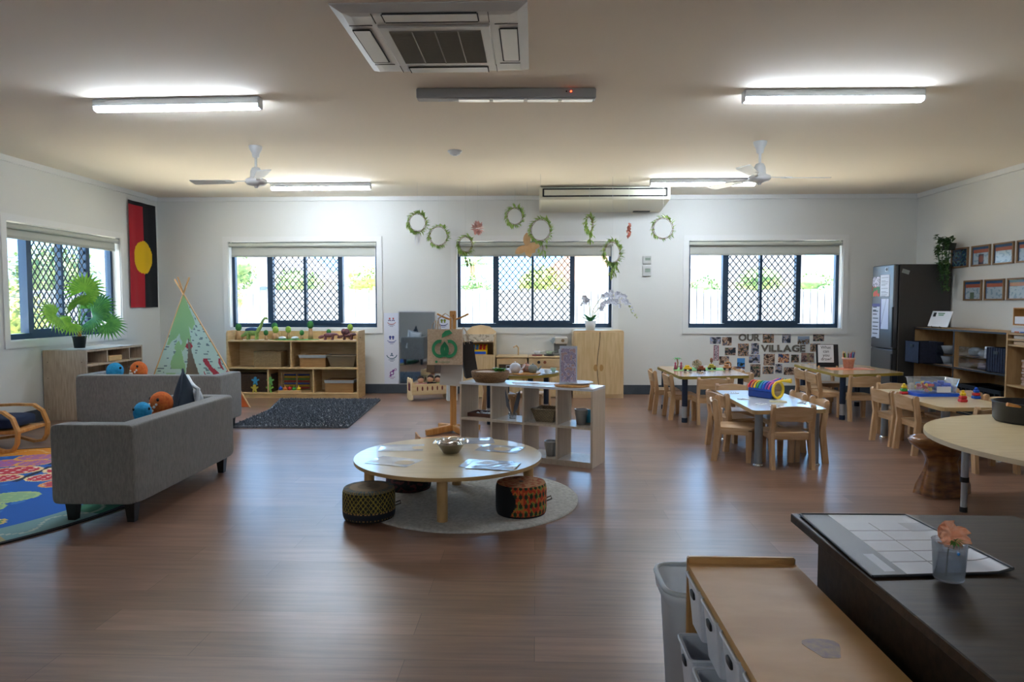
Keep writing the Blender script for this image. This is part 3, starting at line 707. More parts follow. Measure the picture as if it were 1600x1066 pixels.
fans_ = [((.06, .02), .62, (.3, .1, .8), .24, 0), ((.16, .08), .45, (.8, .2, .35), .2, 1), ((.2, -.06), .33, (.85, -.3, -.1), .24, 1), ((-.06, -.28), .36, (-.1, -1, .1), .22, 0), ((.1, -.14), .48, (.5, -.5, .6), .2, 0), ((.03, .2), .42, (.1, .9, .3), .2, 1), ((-.02, -.1), .27, (-.1, -.6, -.2), .17, 0), ((.25, .1), .26, (.9, .3, -.3), .2, 1)]
for i, ((fx, fy), fz, d, rr, mk) in enumerate(fans_):
    d = Vector(d).normalized(); hub = Vector((fx, fy, fz))
    mb = MB(); mb.tube([(0, 0, .22), Vector((fx*.4, fy*.4, (fz+.22)/2+.05)), hub], [.006, .005, .004], 6)
    N_ = Vector((.5+.3*sin(i*2.1), -.8+.3*cos(i*1.7), .35)).normalized(); nrm = (N_-d*N_.dot(d)).normalized(); side = d.cross(nrm)
    for k in range(21):
        a = radians(-130+k*13); e = d*cos(a)+side*sin(a); L2 = rr*(1-.2*abs(a)/2.2)*1.05
        w0 = e.cross(nrm).normalized()*.01; w1 = e.cross(nrm).normalized()*.0155; dr = Vector((0, 0, -.3*L2))
        m_ = hub+e*L2*.55; tip = hub+e*L2+dr*.5; rg = nrm*.006
        mb.add([hub-w0*.3, hub+w0*.3, m_+w1, m_-w1, m_+rg, tip], [(0, 4, 3), (0, 1, 4), (1, 2, 4), (3, 4, 5), (4, 2, 5)])
    mb.build('frond', (PALM, PALM2)[mk], pt)

# ---------------------------------------------------------------- shag rug, tipi
mb = MB(); SH = mat('shag_pile', '4c5259', .95, '6d747c', (30, 30, 30), 2, bump=.8)
mb.prism([(-3.05, 6.76), (-1.86, 6.80), (-1.97, 8.76), (-3.28, 8.78), (-3.08, 7.9), (-3.05, 7.5)], .0, .02)
o = mb.build('shag_rug', SH); tag(o, 'dark grey shaggy rug in front of the dinosaur shelf', 'rug')
mb = MB(); rr = random.Random(3)
def inr(x, y): return (x < -1.86-(y-6.8)*.056) and (x > -3.03 if y < 7.9 else x > -3.05-(y-7.9)*.23)
for i in range(9000):
    y = rr.uniform(6.77, 8.76); x = rr.uniform(-3.3, -1.87)
    if not inr(x, y): continue
    a = rr.uniform(0, 6.28); h_ = rr.uniform(.012, .03); dx, dy = cos(a)*.012, sin(a)*.012
    mb.add([(x-.006, y, .019), (x+.006, y, .019), (x+dx, y+dy, .019+h_)], [(0, 1, 2)])
p_ = mb.build('pile', SH, o); p_['kind'] = 'stuff'
tp = thing('tipi_tent', 'childrens tipi tent printed with a world map, in the corner', 'tent', (-4.27, 8.53, 0))
AP = Vector((-.11, 0, 1.36)); CN = [Vector((-.33, -.6, 0)), Vector((.88, -.42, 0)), Vector((-.04, .68, 0)), Vector((-.80, .32, 0))]
def mapc(u, v):
    # world map print: u along the base, v up the panel
    n_ = .07*nz(u*9, v*9, 2)
    if v > .56+n_*1.6 and .04 < u+n_*.5 < .8 and not (u > .55 and v < .7+n_): return 'a4cc90'
    if .33 < v+n_ < .52 and abs(u-.3) < .09+n_: return 'a4cc90'
    if v < .16+.05*sin(u*13) and u > .66: return 'd2602a'
    if u > .66 and v < .42 and nz(u*11, v*9, 9) > .02+abs(v-.28)*1.1: return 'b8404c'
    if ((u-.5)/.07)**2+((v-.535)/.028)**2 < 1+nz(u*30, v*30): return 'c44850'
    if u < .3 and v < .3 and nz(u*7, v*7, 11) > .12: return 'b0d49c'
    if nz(u*12, v*75, 3) > .33: return '7f9492'
    return 'd0e4d6'
def mapl(u, v):
    if nz(u*6, v*22, 7) > .28: return '5f9aa8'
    return 'b9dbe4'
def panel(A, B, cf, n=56, u0=0, u1=1, vmax=1):
    mb.sheet(lambda u, v: tuple(A.lerp(B, u0+(u1-u0)*u).lerp(AP, v*.985)+Vector((0, 0, .01))), n, n, lambda u, v: cf(u0+(u1-u0)*u, v), False)
mb = MB()
# front panel with an opening slit between u=.5 and .72 up to v=.43
def fr(u, v):
    return tuple(CN[0].lerp(CN[1], u).lerp(AP, v*.985)+Vector((0, -.004, .01)))
n = 90; vs = []; F = []; C = []
for j in range(n+1):
    for i in range(n+1): vs.append(fr(i/n, j/n))
for j in range(n):
    for i in range(n):
        u, v = (i+.5)/n, (j+.5)/n
        if v < .62 and abs(u-.5) < .16*(1-v/.62): continue
        a = j*(n+1)+i; F.append((a, a+1, a+n+2, a+n+1)); C.append(mapc(u, v))
mb.add(vs, F, False, 0, None, C)
panel(CN[3], CN[0], mapl); panel(CN[1], CN[2], mapl); panel(CN[2], CN[3], lambda u, v: 'b09a86')
mb.build('canvas', clothmat('tipi_canvas'), tp)
for k in range(4):
    d = (AP-CN[k]).normalized(); e = AP+d*.23+Vector((0, 0, 0)); MB().cyl(CN[k]-d*0+Vector((0, 0, 0)), e, .011, .010, 10).build('pole', mat('tipi_pole', 'c49a68', .6), tp)

# ---------------------------------------------------------------- dinosaur shelf
ds = thing('storage_shelf', 'low birch storage shelf with baskets under first back window', 'shelf', (-3.173, 8.95, 0))
W_, D_, = 1.74, .37
prof = [(0, 0), (D_, 0), (D_, .885)]+[(.05-.05*sin(a), .835+.05*cos(a)) for a in [k*pi/2/6 for k in range(7)]]
YZ = Matrix(((0, 0, 1, 0), (1, 0, 0, 0), (0, 1, 0, 0), (0, 0, 0, 1)))
for s in (-1, 1):
    MB().prism(prof, s*W_/2-.011*s-.011, s*W_/2-.011*s+.011, YZ).build('side_panel', BIRCH, ds)
MB().box((0, D_-.008, .46), (W_-.05, .012, .82)).build('back_panel', BIRCH, ds)
for z, nme in ((.75, 'top'), (.392, 'shelf_board'), (.06, 'shelf_board')): MB().box((0, D_/2-.006, z), (W_-.044, D_-.02, .022), b=.003).build(nme, BIRCH, ds)
MB().box((0, .02, .024), (W_-.05, .018, .046)).build('plinth', BIRCH, ds)
for x0_, z0_, z1_ in ((0, .403, .739), (-.31, .071, .381), (.29, .071, .381)): MB().box((x0_-.02, D_/2, (z0_+z1_)/2), (.02, D_-.03, z1_-z0_)).build('divider', BIRCH, ds)
mb = MB()
for x0_, w_ in ((-.52, .5), (.1, .38), (.55, .42)): mb.prism(rpoly([(x0_-w_/2, .761), (x0_+w_/2, .761), (x0_+w_/2, .87), (x0_-w_/2, .87)], [.001, .001, .03, .03]), -.32, -.335, Matrix(((1, 0, 0, 0), (0, 0, -1, 0), (0, 1, 0, 0), (0, 0, 0, 1))))
mb.build('back_rail', BIRCH, ds)
WK1 = wickermat('wicker_tan', 'b07c44', 'c8965a', 55); WK2 = wickermat('wicker_grey', '85745a', 'a08c6c', 55); WK3 = wickermat('wicker_brown', '9a7c50', 'b09062', 60); WK4 = wickermat('wicker_dark', '4a3426', '5e4432', 50)
LIN = mat('basket_lining', 'a9acad', .9)
def basket(loc, sx, sy, sz, m, label, lining=False, flare=.0, cat='basket', name='basket', rz=0, handle=False, grp='woven baskets on the dinosaur shelf'):
    t = thing(name, label, cat, loc, rz, grp)
    def ring(k, z): return [(a*(sx/2+k), b_*(sy/2+k), z) for a, b_ in ((-1, -1), (1, -1), (1, 1), (-1, 1))]
    v = ring(-flare, 0)+ring(0, sz)+ring(-.012, sz)+ring(-flare-.012, .012)
    F = [(3, 2, 1, 0), (12, 13, 14, 15)]
    for l in range(3):
        for k in range(4): F.append((l*4+k, l*4+(k+1) % 4, l*4+4+(k+1) % 4, l*4+4+k))
    MB().add(v, F).build('basket_body', m, t)
    MB().tube([(p[0], p[1], sz) for p in ring(-.004, 0)], .009, 8, closed=True).build('rim', m, t)
    if lining:
        mb = MB(); r0 = ring(.006, sz-.035); r1 = ring(.012, sz+.004); r2 = ring(-.02, sz+.004)
        mb.add(r0+r1+r2, [(l*4+k, l*4+(k+1) % 4, l*4+4+(k+1) % 4, l*4+4+k) for l in range(2) for k in range(4)]); mb.build('fabric_lining', LIN, t)
    if handle:
        for s in (-1, 1): MB().tube([(s*sx/2, -.04, sz-.01), (s*(sx/2+.015), -.025, sz+.03), (s*(sx/2+.015), .025, sz+.03), (s*sx/2, .04, sz-.01)], .006, 6).build('handle', m, t)
    return t
basket((-3.52, 9.12, .403), .36, .24, .2, WK3, 'brown wicker box basket in the upper left bay', name='wicker_basket')
basket((-2.92, 9.12, .403), .34, .24, .16, WK1, 'tan wicker basket with pale lining in the upper right bay', True, name='wicker_basket')
basket((-2.54, 9.12, .403), .38, .24, .15, WK2, 'grey brown flared wicker basket at the upper right end', False, .04, name='wicker_basket')
basket((-2.57, 9.12, .071), .37, .24, .16, WK1, 'tan wicker basket with pale lining in the lower right bay', True, name='wicker_basket')
basket((-3.78, 9.15, .071), .6, .22, .23, WK4, 'dark brown wicker box in the lower left bay', name='wicker_basket')
# trees of felt on logs
FG = [mat('felt_green_dark', '2f6a34', .95, '3f8040', (20, 20, 20), 2), mat('felt_green_light', '86a83c', .95, '9cbc50', (20, 20, 20), 2)]
LOG = mat('log_bark', '9a7650', .85, 'b8946a', (20, 20, 5), 2, bump=.3)
def toytree(x, y, z, h1, r, k, label, b_=.022):
    t = thing('toy_tree', label, 'toy tree', (x, y, z), 0, 'felt topped toy trees on the dinosaur shelf')
    MB().lathe([(0, 0), (b_*1.15, 0), (b_, h1*.5), (b_*.8, h1), (0, h1)], 12).build('log_trunk', LOG, t)
    MB().sell((0, 0, h1+r*.9), (r*.82, r*.82, r), .95, 1).build('felt_crown', FG[k], t)
for a in ((-3.93, 9.08, .761, .12, .05, 0, 'leftmost dark green felt tree on a wide stump', .045), (-3.49, 9.2, .761, .13, .05, 0, 'dark green felt tree right behind the long necked dinosaur', .02), (-3.555, 9.06, .761, .06, .037, 0, 'short dark green felt tree before the long necked dinosaur', .018),
          (-3.425, 9.06, .761, .09, .048, 1, 'light green felt tree on a wide grey stump', .045), (-3.27, 9.1, .761, .095, .045, 1, 'light green felt tree at the middle of the green mat', .02), (-3.09, 9.1, .761, .06, .036, 0, 'short dark green felt tree at right end of green mat', .02),
          (-2.98, 9.12, .761, .15, .052, 0, 'tallest dark green felt tree on a pale log', .03), (-2.76, 9.2, .761, .07, .036, 0, 'small green felt tree behind the brown dinosaur', .016), (-2.475, 9.22, .761, .12, .045, 1, 'yellow green felt tree beside the horned dinosaur', .02)):
    toytree(*a)
mb = MB(); mb.prism([(.31*cos(a)*(1+.12*sin(5*a)), .12*sin(a)*(1+.1*cos(3*a))) for a in [k*pi/16 for k in range(32)]], 0, .006)
solo(mb, 'felt_mat', GRN, 'green felt play mat on top of the dinosaur shelf', 'mat', (-3.2, 9.1, .761))
for k, (x, l) in enumerate(((-3.33, 'white pebble left of the light green felt tree'), (-3.16, 'white pebble right of the light green felt tree'))):
    solo(MB().sell((0, 0, .02), (.05, .035, .022)), 'pebble', WHITE, l, 'pebble', (x, 9.04, .767), 0, 'white pebbles on the green felt mat')
def dino(name, loc, rz, m, label, kind, s=1):
    t = thing(name, label, 'toy dinosaur', loc, rz, 'toy dinosaurs on the shelf'); mb = MB()
    if kind == 0:
        mb.sell((0, 0, .105*s), (.09*s, .042*s, .05*s)); mb.tube([(.06*s, 0, .11*s), (.11*s, 0, .17*s), (.14*s, 0, .25*s), (.17*s, 0, .29*s)], [.035*s, .022*s, .016*s, .013*s], 10); mb.sell((.187*s, 0, .285*s), (.028*s, .015*s, .014*s), M=RY(.5))
        mb.tube([(-.06*s, 0, .1*s), (-.12*s, 0, .06*s), (-.19*s, 0, .03*s), (-.24*s, 0, .035*s)], [.034*s, .02*s, .01*s, .003*s], 10)
    else:
        mb.sell((0, 0, .075*s), (.085*s, .034*s, .036*s)); mb.sell((-.12*s, 0, .05*s), (.05*s, .02*s, .024*s), M=RY(-.3)); mb.tube([(.06*s, 0, .08*s), (.12*s, 0, .09*s), (.17*s, 0, .06*s), (.2*s, 0, .03*s)], [.028*s, .018*s, .009*s, .003*s], 10)
        if kind == 2:
            mb.sell((-.06*s, 0, .13*s), (.045*s, .05*s, .05*s)); mb.sell((-.02*s, 0, .12*s), (.05*s, .04*s, .06*s))
    mb.build('body', m, t)
    for x in (-.055, .055):
        for y in (-.028, .028): MB().tube([(x*s, y*s, .09*s), (x*s+.004, y*s, .045*s), (x*s-.003, y*s, .004*s)], [.019*s, .013*s, .015*s], 8).build('leg', m, t)
    return t
dd = dino('toy_sauropod', (-3.74, 9.07, .761), 0, mat('dino_green', '7c9a48', .5, '95b060', (15, 15, 15), 2), 'green long necked toy dinosaur with a blue back', 0)
MB().sell((0, 0, .13), (.1, .04, .035)).build('back_patch', mat('dino_blue', '1c3f6a', .5), dd, 'dark blue back')
dino('toy_crocodile_dinosaur', (-2.71, 9.04, .761), 0, mat('dino_brown', '6b3d3f', .6, '7d4f52', (15, 15, 15), 2), 'purplish brown low toy dinosaur with long tail', 1, .85)
dino('toy_horned_dinosaur', (-2.46, 9.05, .761), 0, mat('dino_dark', '4a3038', .6, '7a4a48', (15, 15, 15), 2), 'dark red brown stocky toy dinosaur at the right end', 2, .85)
# lower shelf wooden figures and abacus
def figure(x, l, c1, c2):
    t = thing('wooden_figure', l, 'toy figure', (x, 8.99, .071), 0, 'stacked wooden people figures')
    for j, c in enumerate((c1, c2)):
        mb = MB(); z = j*.1; P = [(-.03, 0), (-.012, 0), (0, .03), (.012, 0), (.03, 0), (.02, .045), (.05, .062), (.045, .078), (.014, .072)]+[(.02*cos(a), .088+.02*sin(a)) for a in (0, .8, 1.57, 2.3, 3.14)]+[(-.014, .072), (-.045, .078), (-.05, .062), (-.02, .045)]
        mb.prism([(p[0]+j*.012, p[1]+z) for p in P], 0, .016, Matrix(((1, 0, 0, 0), (0, 0, -1, 0), (0, 1, 0, 0), (0, 0, 0, 1)))); mb.build('figure_piece', c, t)
figure(-3.69, 'yellow wooden figure with a blue figure on its shoulders', mat('fig_yellow', 'c9b848', .5), mat('fig_blue', '3a90b8', .5))
figure(-3.49+.0, 'two green wooden figures stacked one on the other', mat('fig_green', '7fb848', .5), mat('fig_green2', '6aa858', .5))
t = thing('abacus', 'wooden bead abacus with coloured rows in the lower middle bay', 'abacus', (-3.18, 9.14, .071))
mb = MB()
for x in (-.2, .0, .2): mb.box((x, 0, .125), (.012, .03, .25))
mb.box((0, 0, .244), (.4, .03, .012)); mb.box((0, 0, .008), (.41, .07, .016)); mb.build('frame', BIRCH, t)
for k, c in enumerate((RED, YEL, BLU, RED, GRN, YEL, BLU)):
    z = .045+k*.029; MB().cyl((-.2, 0, z), (.2, 0, z), .002, n=6).build('wire', STEEL, t)
    for s in (-1, 1):
        mb = MB()
        for j in range(10): mb.sell((s*(.02+.016*j)+(.0), 0, z), (.0072, .011, .011), nu=8, nv=6)
        mb.build('bead_row', c, t)
t = thing('peg_board', 'wooden peg board with a row of coloured pegs', 'toy', (-3.23, 9.0, .071))
MB().box((0, 0, .015), (.3, .05, .03), b=.004).build('board', BIRCH, t)
for k, c in enumerate((BLU, mat('orange_plastic', 'd87828', .4), RED, GRN, YEL)): MB().lathe([(0, .03), (.024, .032), (.026, .06), (.016, .066), (.006, .07), (.006, .085), (0, .086)], 14, (-.12+k*.06, 0, 0)).build('peg', c, t)
# ---------------------------------------------------------------- cradle, bag stand
FR = Matrix(((1, 0, 0, 0), (0, 0, -1, 0), (0, 1, 0, 0), (0, 0, 0, 1)))   # polygon (x, z) extruded towards -y
CRW = mat('cradle_ply', 'd9bd8e', .5, 'e4cba0', (3, 3, 20), 2)
t = thing('doll_cradle', 'small wooden rocking doll cradle in front of the mirror', 'doll cradle', (-1.39, 8.95, 0), radians(25))
for s in (-1, 1):
    mb = MB(); P = [(-.13, .02), (-.06, 0), (.06, 0), (.13, .02), (.115, .08), (.12, .25), (.1, .285), (.05, .27), (0, .285), (-.05, .27), (-.1, .285), (-.12, .25), (-.115, .08)]
    mb.prism(P, s*.24-.008, s*.24+.008, YZ); mb.build('end_panel', CRW, t)
    MB().prism([(-.05, .12), (.05, .12), (.055, .2), (.03, .235), (0, .2), (-.03, .235), (-.055, .2)], s*.25-.001, s*.25+.0012, YZ).build('cut_out', mat('cradle_cloth', '6a2c34', .9), t, 'dark red cloth showing through the cut out')
MB().box((0, 0, .075), (.47, .2, .012)).build('cradle_floor', CRW, t)
for s in (-1, 1):
    sr = MB().box((0, s*.1, .145), (.47, .01, .13), b=.003).build('side_panel', CRW, t)
    mb = MB()
    for k in range(6): mb.prism([(-.17+k*.066+.011*cos(a)*(1 if k % 2 else .8), .15+.03*sin(a)) for a in [j*pi/6 for j in range(12)]], s*.1-.0056, s*.1+.0056, Matrix(((1, 0, 0, 0), (0, 0, 1, 0), (0, 1, 0, 0), (0, 0, 0, 1))))
    mb.build('slot_pattern', mat('slot_cloth', '7a3a34', .9), t)
def doll(loc, rz, c, l):
    t = thing('doll', l, 'doll', loc, rz, 'dolls in the cradle'); sk = mat('doll_skin', 'd09a78', .5)
    h = MB().sell((0, 0, .15), (.04, .04, .045)).build('head', sk, t); MB().sell((0, .008, .17), (.042, .04, .035)).build('hair', mat('doll_hair', '2a1c14', .9), t)
    MB().sell((0, 0, .07), (.045, .03, .06)).tube([(-.03, 0, .1), (-.08, -.01, .09)], .012).tube([(.03, 0, .1), (.08, -.01, .1)], .012).build('body', c, t)
doll((-1.48, 8.92, .1), .4, mat('doll_pink', 'c88a8a', .9), 'doll in pink lying in the cradle')
doll((-1.36, 8.95, .11), -.2, mat('doll_black', '16161a', .9), 'doll in black clothing in the middle of the cradle')
doll((-1.27, 9.0, .1), .1, mat('doll_green', '8aa86a', .9), 'doll in green at the right end of the cradle')

KR = mat('kraft_paper', 'b1987c', .85, 'c0a88c', (30, 30, 30), 2); KRD = mat('dark_paper', '3a3430', .8); GL = mat('logo_green', '23804f', .7)
st = thing('coat_stand', 'wooden coat stand with pegs holding paper bags', 'coat stand', (-.785, 6.62, 0))
MB().box((0, 0, .6), (.06, .06, 1.14), RZ(.1), b=.006).build('post', PINE, st)
for k in range(4): MB().tube([(0, 0, 1.08), (.065*cos(k*pi/2+.15), .065*sin(k*pi/2+.15), 1.1), (.15*cos(k*pi/2+.15), .15*sin(k*pi/2+.15), 1.14)], .009, 8).build('peg', PINE, st)
for k in range(4): MB().box((.14*cos(k*pi/2+.6), .14*sin(k*pi/2+.6), .035), (.3, .045, .06), RZ(k*pi/2+.6) @ RY(.1), b=.006).build('foot', PINE, st)
def bag(loc, rot, W, Hh, D, m, label, logo_=False, s2=None):
    t = thing('paper_bag', label, 'paper bag', loc, 0, 'paper bags on the coat stand', rot)
    v = []
    for (z, k) in ((0, 1), (.02, 1), (Hh*.5, .8), (Hh, 1)):
        v += [(-W/2, -D/2*k, z), (W/2, -D/2*k, z), (W/2, D/2*k, z), (-W/2, D/2*k, z)]
    F = [(3, 2, 1, 0)]
    for l in range(3):
        for k in range(4): F.append((l*4+k, l*4+(k+1) % 4, l*4+4+(k+1) % 4, l*4+4+k))
    MB().add(v, F).build('bag_body', m, t)
    for s in (-1, 1): MB().tube([(-W*.2, s*D/2, Hh-.01), (-W*.2, s*D*.3, Hh+.1), (0, s*.01, Hh+.15), (W*.2, s*D*.3, Hh+.1), (W*.2, s*D/2, Hh-.01)], .004, 6).build('handle', KR, t)
    if logo_:
        mb = MB(); c = (0, Hh*.47); y = D/2+.006; mb.M = TR(0, 0, c[1]) @ Matrix.Diagonal((1.3, 1, 1.28, 1)) @ TR(0, 0, -c[1]+.003)
        def ring(cx, cz, ro, ri, a0, a1, sx=1.0, n=22, off=0):
            P = [(cx+ro*sx*cos(a0+(a1-a0)*i/n), cz+ro*sin(a0+(a1-a0)*i/n)) for i in range(n+1)]+[(cx+off+ri*sx*cos(a1-(a1-a0)*i/n), cz+ri*sin(a1-(a1-a0)*i/n)) for i in range(n+1)]
            mb.prism(P, y, y+.001, FR)
        for s in (-1, 1): ring(s*.034, c[1]-.008, .066, .042, pi/2+s*.25, pi/2+s*.25-s*5.9, .86, off=s*0)
        ring(0, c[1]-.018, .05, .026, 0, 2*pi-.01, .62)
        mb.prism([(-.02, c[1]+.07), (-.018, c[1]+.098), (.005, c[1]+.122), (.035, c[1]+.128), (.055, c[1]+.105), (.034, c[1]+.094), (.008, c[1]+.082)], y, y+.001, FR)
        mb.build('logo', GL, t, 'green round apple shaped logo')
        mb = MB(); mb.prism(circ(.012, 14, -.075, .028), y, y+.001, FR); vs, fs = text_mb('woolworths', .022, .0006); mb.add([(p[0]-.058, -y-.001, p[1]+.021) for p in vs], fs); mb.build('lettering', GL, t)
    return t
bag((-.835, 6.42, .67), (radians(-4), 0, .02), .32, .33, .11, KR, 'brown paper bag with a large green logo on the coat stand', True)
bag((-.80, 6.5, .47), (0, radians(6), .1), .2, .22, .08, mat('pale_paper', 'b9b3aa', .85), 'pale paper bag hanging below the one with green logo')
bag((-.61, 6.62, .54), (0, radians(-9), .2), .12, .33, .2, KRD, 'dark paper bag hanging at the right of coat stand')
bag((-.97, 6.66, .57), (0, radians(8), 1.4), .26, .36, .08, mat('brown_paper2', '6a543e', .85), 'brown paper bag seen edge on at left of the coat stand')
bag((-1.05, 8.7, .02), (radians(4), 0, .4), .13, .2, .06, mat('print_paper', 'c9cdc8', .8), 'small pale printed bag behind the coat stand by the cradle')
solo(MB().box((0, 0, .012), (.44, .26, .024), b=.004).box((-.21, 0, .045), (.014, .26, .06)).box((.21, 0, .045), (.014, .26, .06)), 'wooden_tray', PINE, 'pine tray on the floor beside foot of the coat stand', 'tray', (-.84, 6.15, 0), .3)

# ---------------------------------------------------------------- kitchen corner
ms = thing('market_stall', 'wooden toy market stall with scalloped awning', 'toy stall', (-.735, 9.25, 0))
for s in (-1, 1): MB().box((s*.2, 0, .42), (.018, .4, .84), b=.003).build('side_panel', MAPLE, ms)
MB().prism([(-.205, .82), (.205, .82), (.205, .86), (.12, .93), (0, .95), (-.12, .93), (-.205, .86)], -.19, -.175, FR).build('arched_back', MAPLE, ms)
MB().box((0, .19, .42), (.39, .012, .84)).build('back_panel', MAPLE, ms)
for z in (.56, .74): MB().box((0, 0, z), (.385, .38, .016)).build('shelf_board', MAPLE, ms)
MB().box((0, -.19, .28), (.385, .014, .54)).build('front_panel', MAPLEV, ms)
mb = MB()
P = [(-.2, .84), (.2, .84), (.2, .78)]
for k in range(5): 
    cx = .16-k*.08; P += [(cx+.04*cos(a), .78+.035*sin(a)) for a in (-.3, -.9, -1.57, -2.2, -2.85)]
P += [(-.2, .78)]; mb.prism(P, .2, .206, FR); mb.build('awning', mat('awning_cloth', 'd8cdb8', .9, 'a89a84', (25, 25, 25), 1, lo=.5, hi=.6), ms)
t = thing('cash_register', 'yellow toy cash register with blue and red keys', 'toy cash register', (-.74, 9.15, .569))
MB().add([(-.11, -.07, 0), (.11, -.07, 0), (.11, .07, 0), (-.11, .07, 0), (-.11, -.07, .05), (.11, -.07, .05), (.11, .07, .13), (-.11, .07, .13)], [(3, 2, 1, 0), (4, 5, 6, 7), (0, 1, 5, 4), (1, 2, 6, 5), (2, 3, 7, 6), (3, 0, 4, 7)]).build('body', YEL, t)
MB().box((0, -.073, .025), (.19, .006, .035)).build('drawer', BLU, t)
mb = MB(); mb2 = MB()
for i in range(4):
    for j in range(3): (mb if i < 2 else mb2).box((-.07+i*.047, -.035+j*.035, .08+j*.02-.006), (.032, .022, .014), RX(.52))
mb.build('key_row', mat('key_blue', '2a7ac0', .4), t); mb2.build('key_row', RED, t)
def kitchen(x, w_, label, kind):
    t = thing('play_kitchen', label, 'play kitchen', (x, 9.3, 0), 0, 'wooden play kitchen units'); D = .36; Hh = .545
    MB().box((0, 0, Hh/2-.01), (w_, D, Hh-.03), b=.004).build('body', MAPLE, t)
    MB().box((0, 0, Hh-.01), (w_+.02, D+.02, .02), b=.006).build('worktop', MAPLE, t)
    if kind == 0:
        MB().box((0, -D/2-.004, .38), (w_-.06, .01, .12)).build('shelf_opening', mat('open_dark', '4a3a2c', .8), t)
        for s in (-1, 1): MB().box((s*w_/4, -D/2-.008, .16), (w_/2-.015, .014, .28), b=.004).build('door', MAPLEV, t)
        MB().tube([(.08, .08, Hh), (.08, .08, Hh+.1), (.05, .04, Hh+.13), (0.02, 0, Hh+.11)], .011, 8).build('tap', MAPLE, t)
    else:
        MB().box((0, -D/2-.005, .46), (w_-.02, .012, .1), b=.003).build('control_panel', MAPLE, t)
        for k, c in ((-.12, BLACK), (-.04, mat('knob_wood', '8a4a28', .5))): MB().cyl((k, -D/2-.01, .47), (k, -D/2-.035, .47), .02).build('knob', c, t)
        MB().box((0, -D/2-.008, .2), (w_-.05, .014, .38), b=.004).build('oven_door', MAPLEV, t)
        for k, c in ((-.14, mat('hob_red', '7a2a28', .5)), (.02, BLACK)): MB().cyl((k, -.02, Hh), (k, -.02, Hh+.012), .07).build('hob_plate', c, t)
    return t
kitchen(-.305, .4, 'wooden play kitchen unit with sink tap beside the stall', 0)
kitchen(.17, .5, 'wooden play stove unit with black and brown knobs', 1)
t = thing('toy_coffee_machine', 'grey and white wooden toy coffee machine on the play stove', 'toy', (.34, 9.32, .548))
mb = MB(); mb.box((0, 0, .012), (.17, .15, .024)); mb.box((0, .05, .09), (.17, .05, .14)); mb.build('base', mat('toy_grey', '8f8d88', .5), t)
MB().box((.01, -.01, .2), (.17, .15, .09), b=.01).build('head', mat('toy_cream', 'cdc8bc', .5), t); MB().prism([(-.1, .155), (-.06, .235), (-.1, .235), (-.14, .19)], -.05, .06, FR).build('side_chute', mat('toy_bluegrey', '9aa8b0', .5), t)
MB().cyl((.03, -.08, .2), (.03, -.095, .2), .022).build('dial', mat('knob_wood2', '8a7050', .5), t); MB().cyl((0, -.03, .03), (0, -.03, .08), .025).build('cup', WHITE, t)
for x, l, c in ((.03, 'small white toy pan at left on the play stove', WHITE), (.19, 'small pale green toy pot on the play stove', mat('pale_green', 'a8b8a0', .5))):
    t = thing('toy_pot', l, 'toy pot', (x, 9.28, .56), 0, 'toy pots on the play stove'); MB().lathe([(0, 0), (.04, 0), (.045, .045), (.04, .045), (.036, .006), (0, .006)], 18).build('pot_body', c, t); MB().cyl((.04, 0, .035), (.1, 0, .045), .005).build('handle', c, t)
cb = thing('storage_cabinet', 'two door maple storage cabinet with wavy door gap', 'cabinet', (.83, 9.29, 0))
mb = MB(); mb.prism(rpoly([(-.33, 0), (.33, 0), (.33, .89), (-.33, .89)], [.001, .001, .03, .03]), -.19, .19, Matrix(((1, 0, 0, 0), (0, 0, 1, 0), (0, 1, 0, 0), (0, 0, 0, 1)))); mb.build('body', MAPLE, cb)
wv = [(.018*sin(1.6+z*7.4)-.0, z) for z in [.05+.82*i/24 for i in range(25)]]
for s in (-1, 1):
    P = [(x+s*.003, z) for x, z in wv]; e = s*.315
    d_ = MB().prism(P+[(e, .86), (e, .05)], .191, .205, FR).build('door', MAPLEV, cb)
    q = [(s*.035+.03*cos(a)*(1 if cos(a)*s > 0 else .7), .4+.045*sin(a)) for a in [k*pi/8 for k in range(16)]]
    MB().prism(q, .2055, .2075, FR).build('door_pull', mat('pull_wood', 'b58a4e', .5), d_)
MB().prism([(x-.004, z) for x, z in wv]+[(x+.004, z) for x, z in reversed(wv)], .2, .2053, FR).build('door_gap', mat('gap_dark', '2c2116', .9), cb)
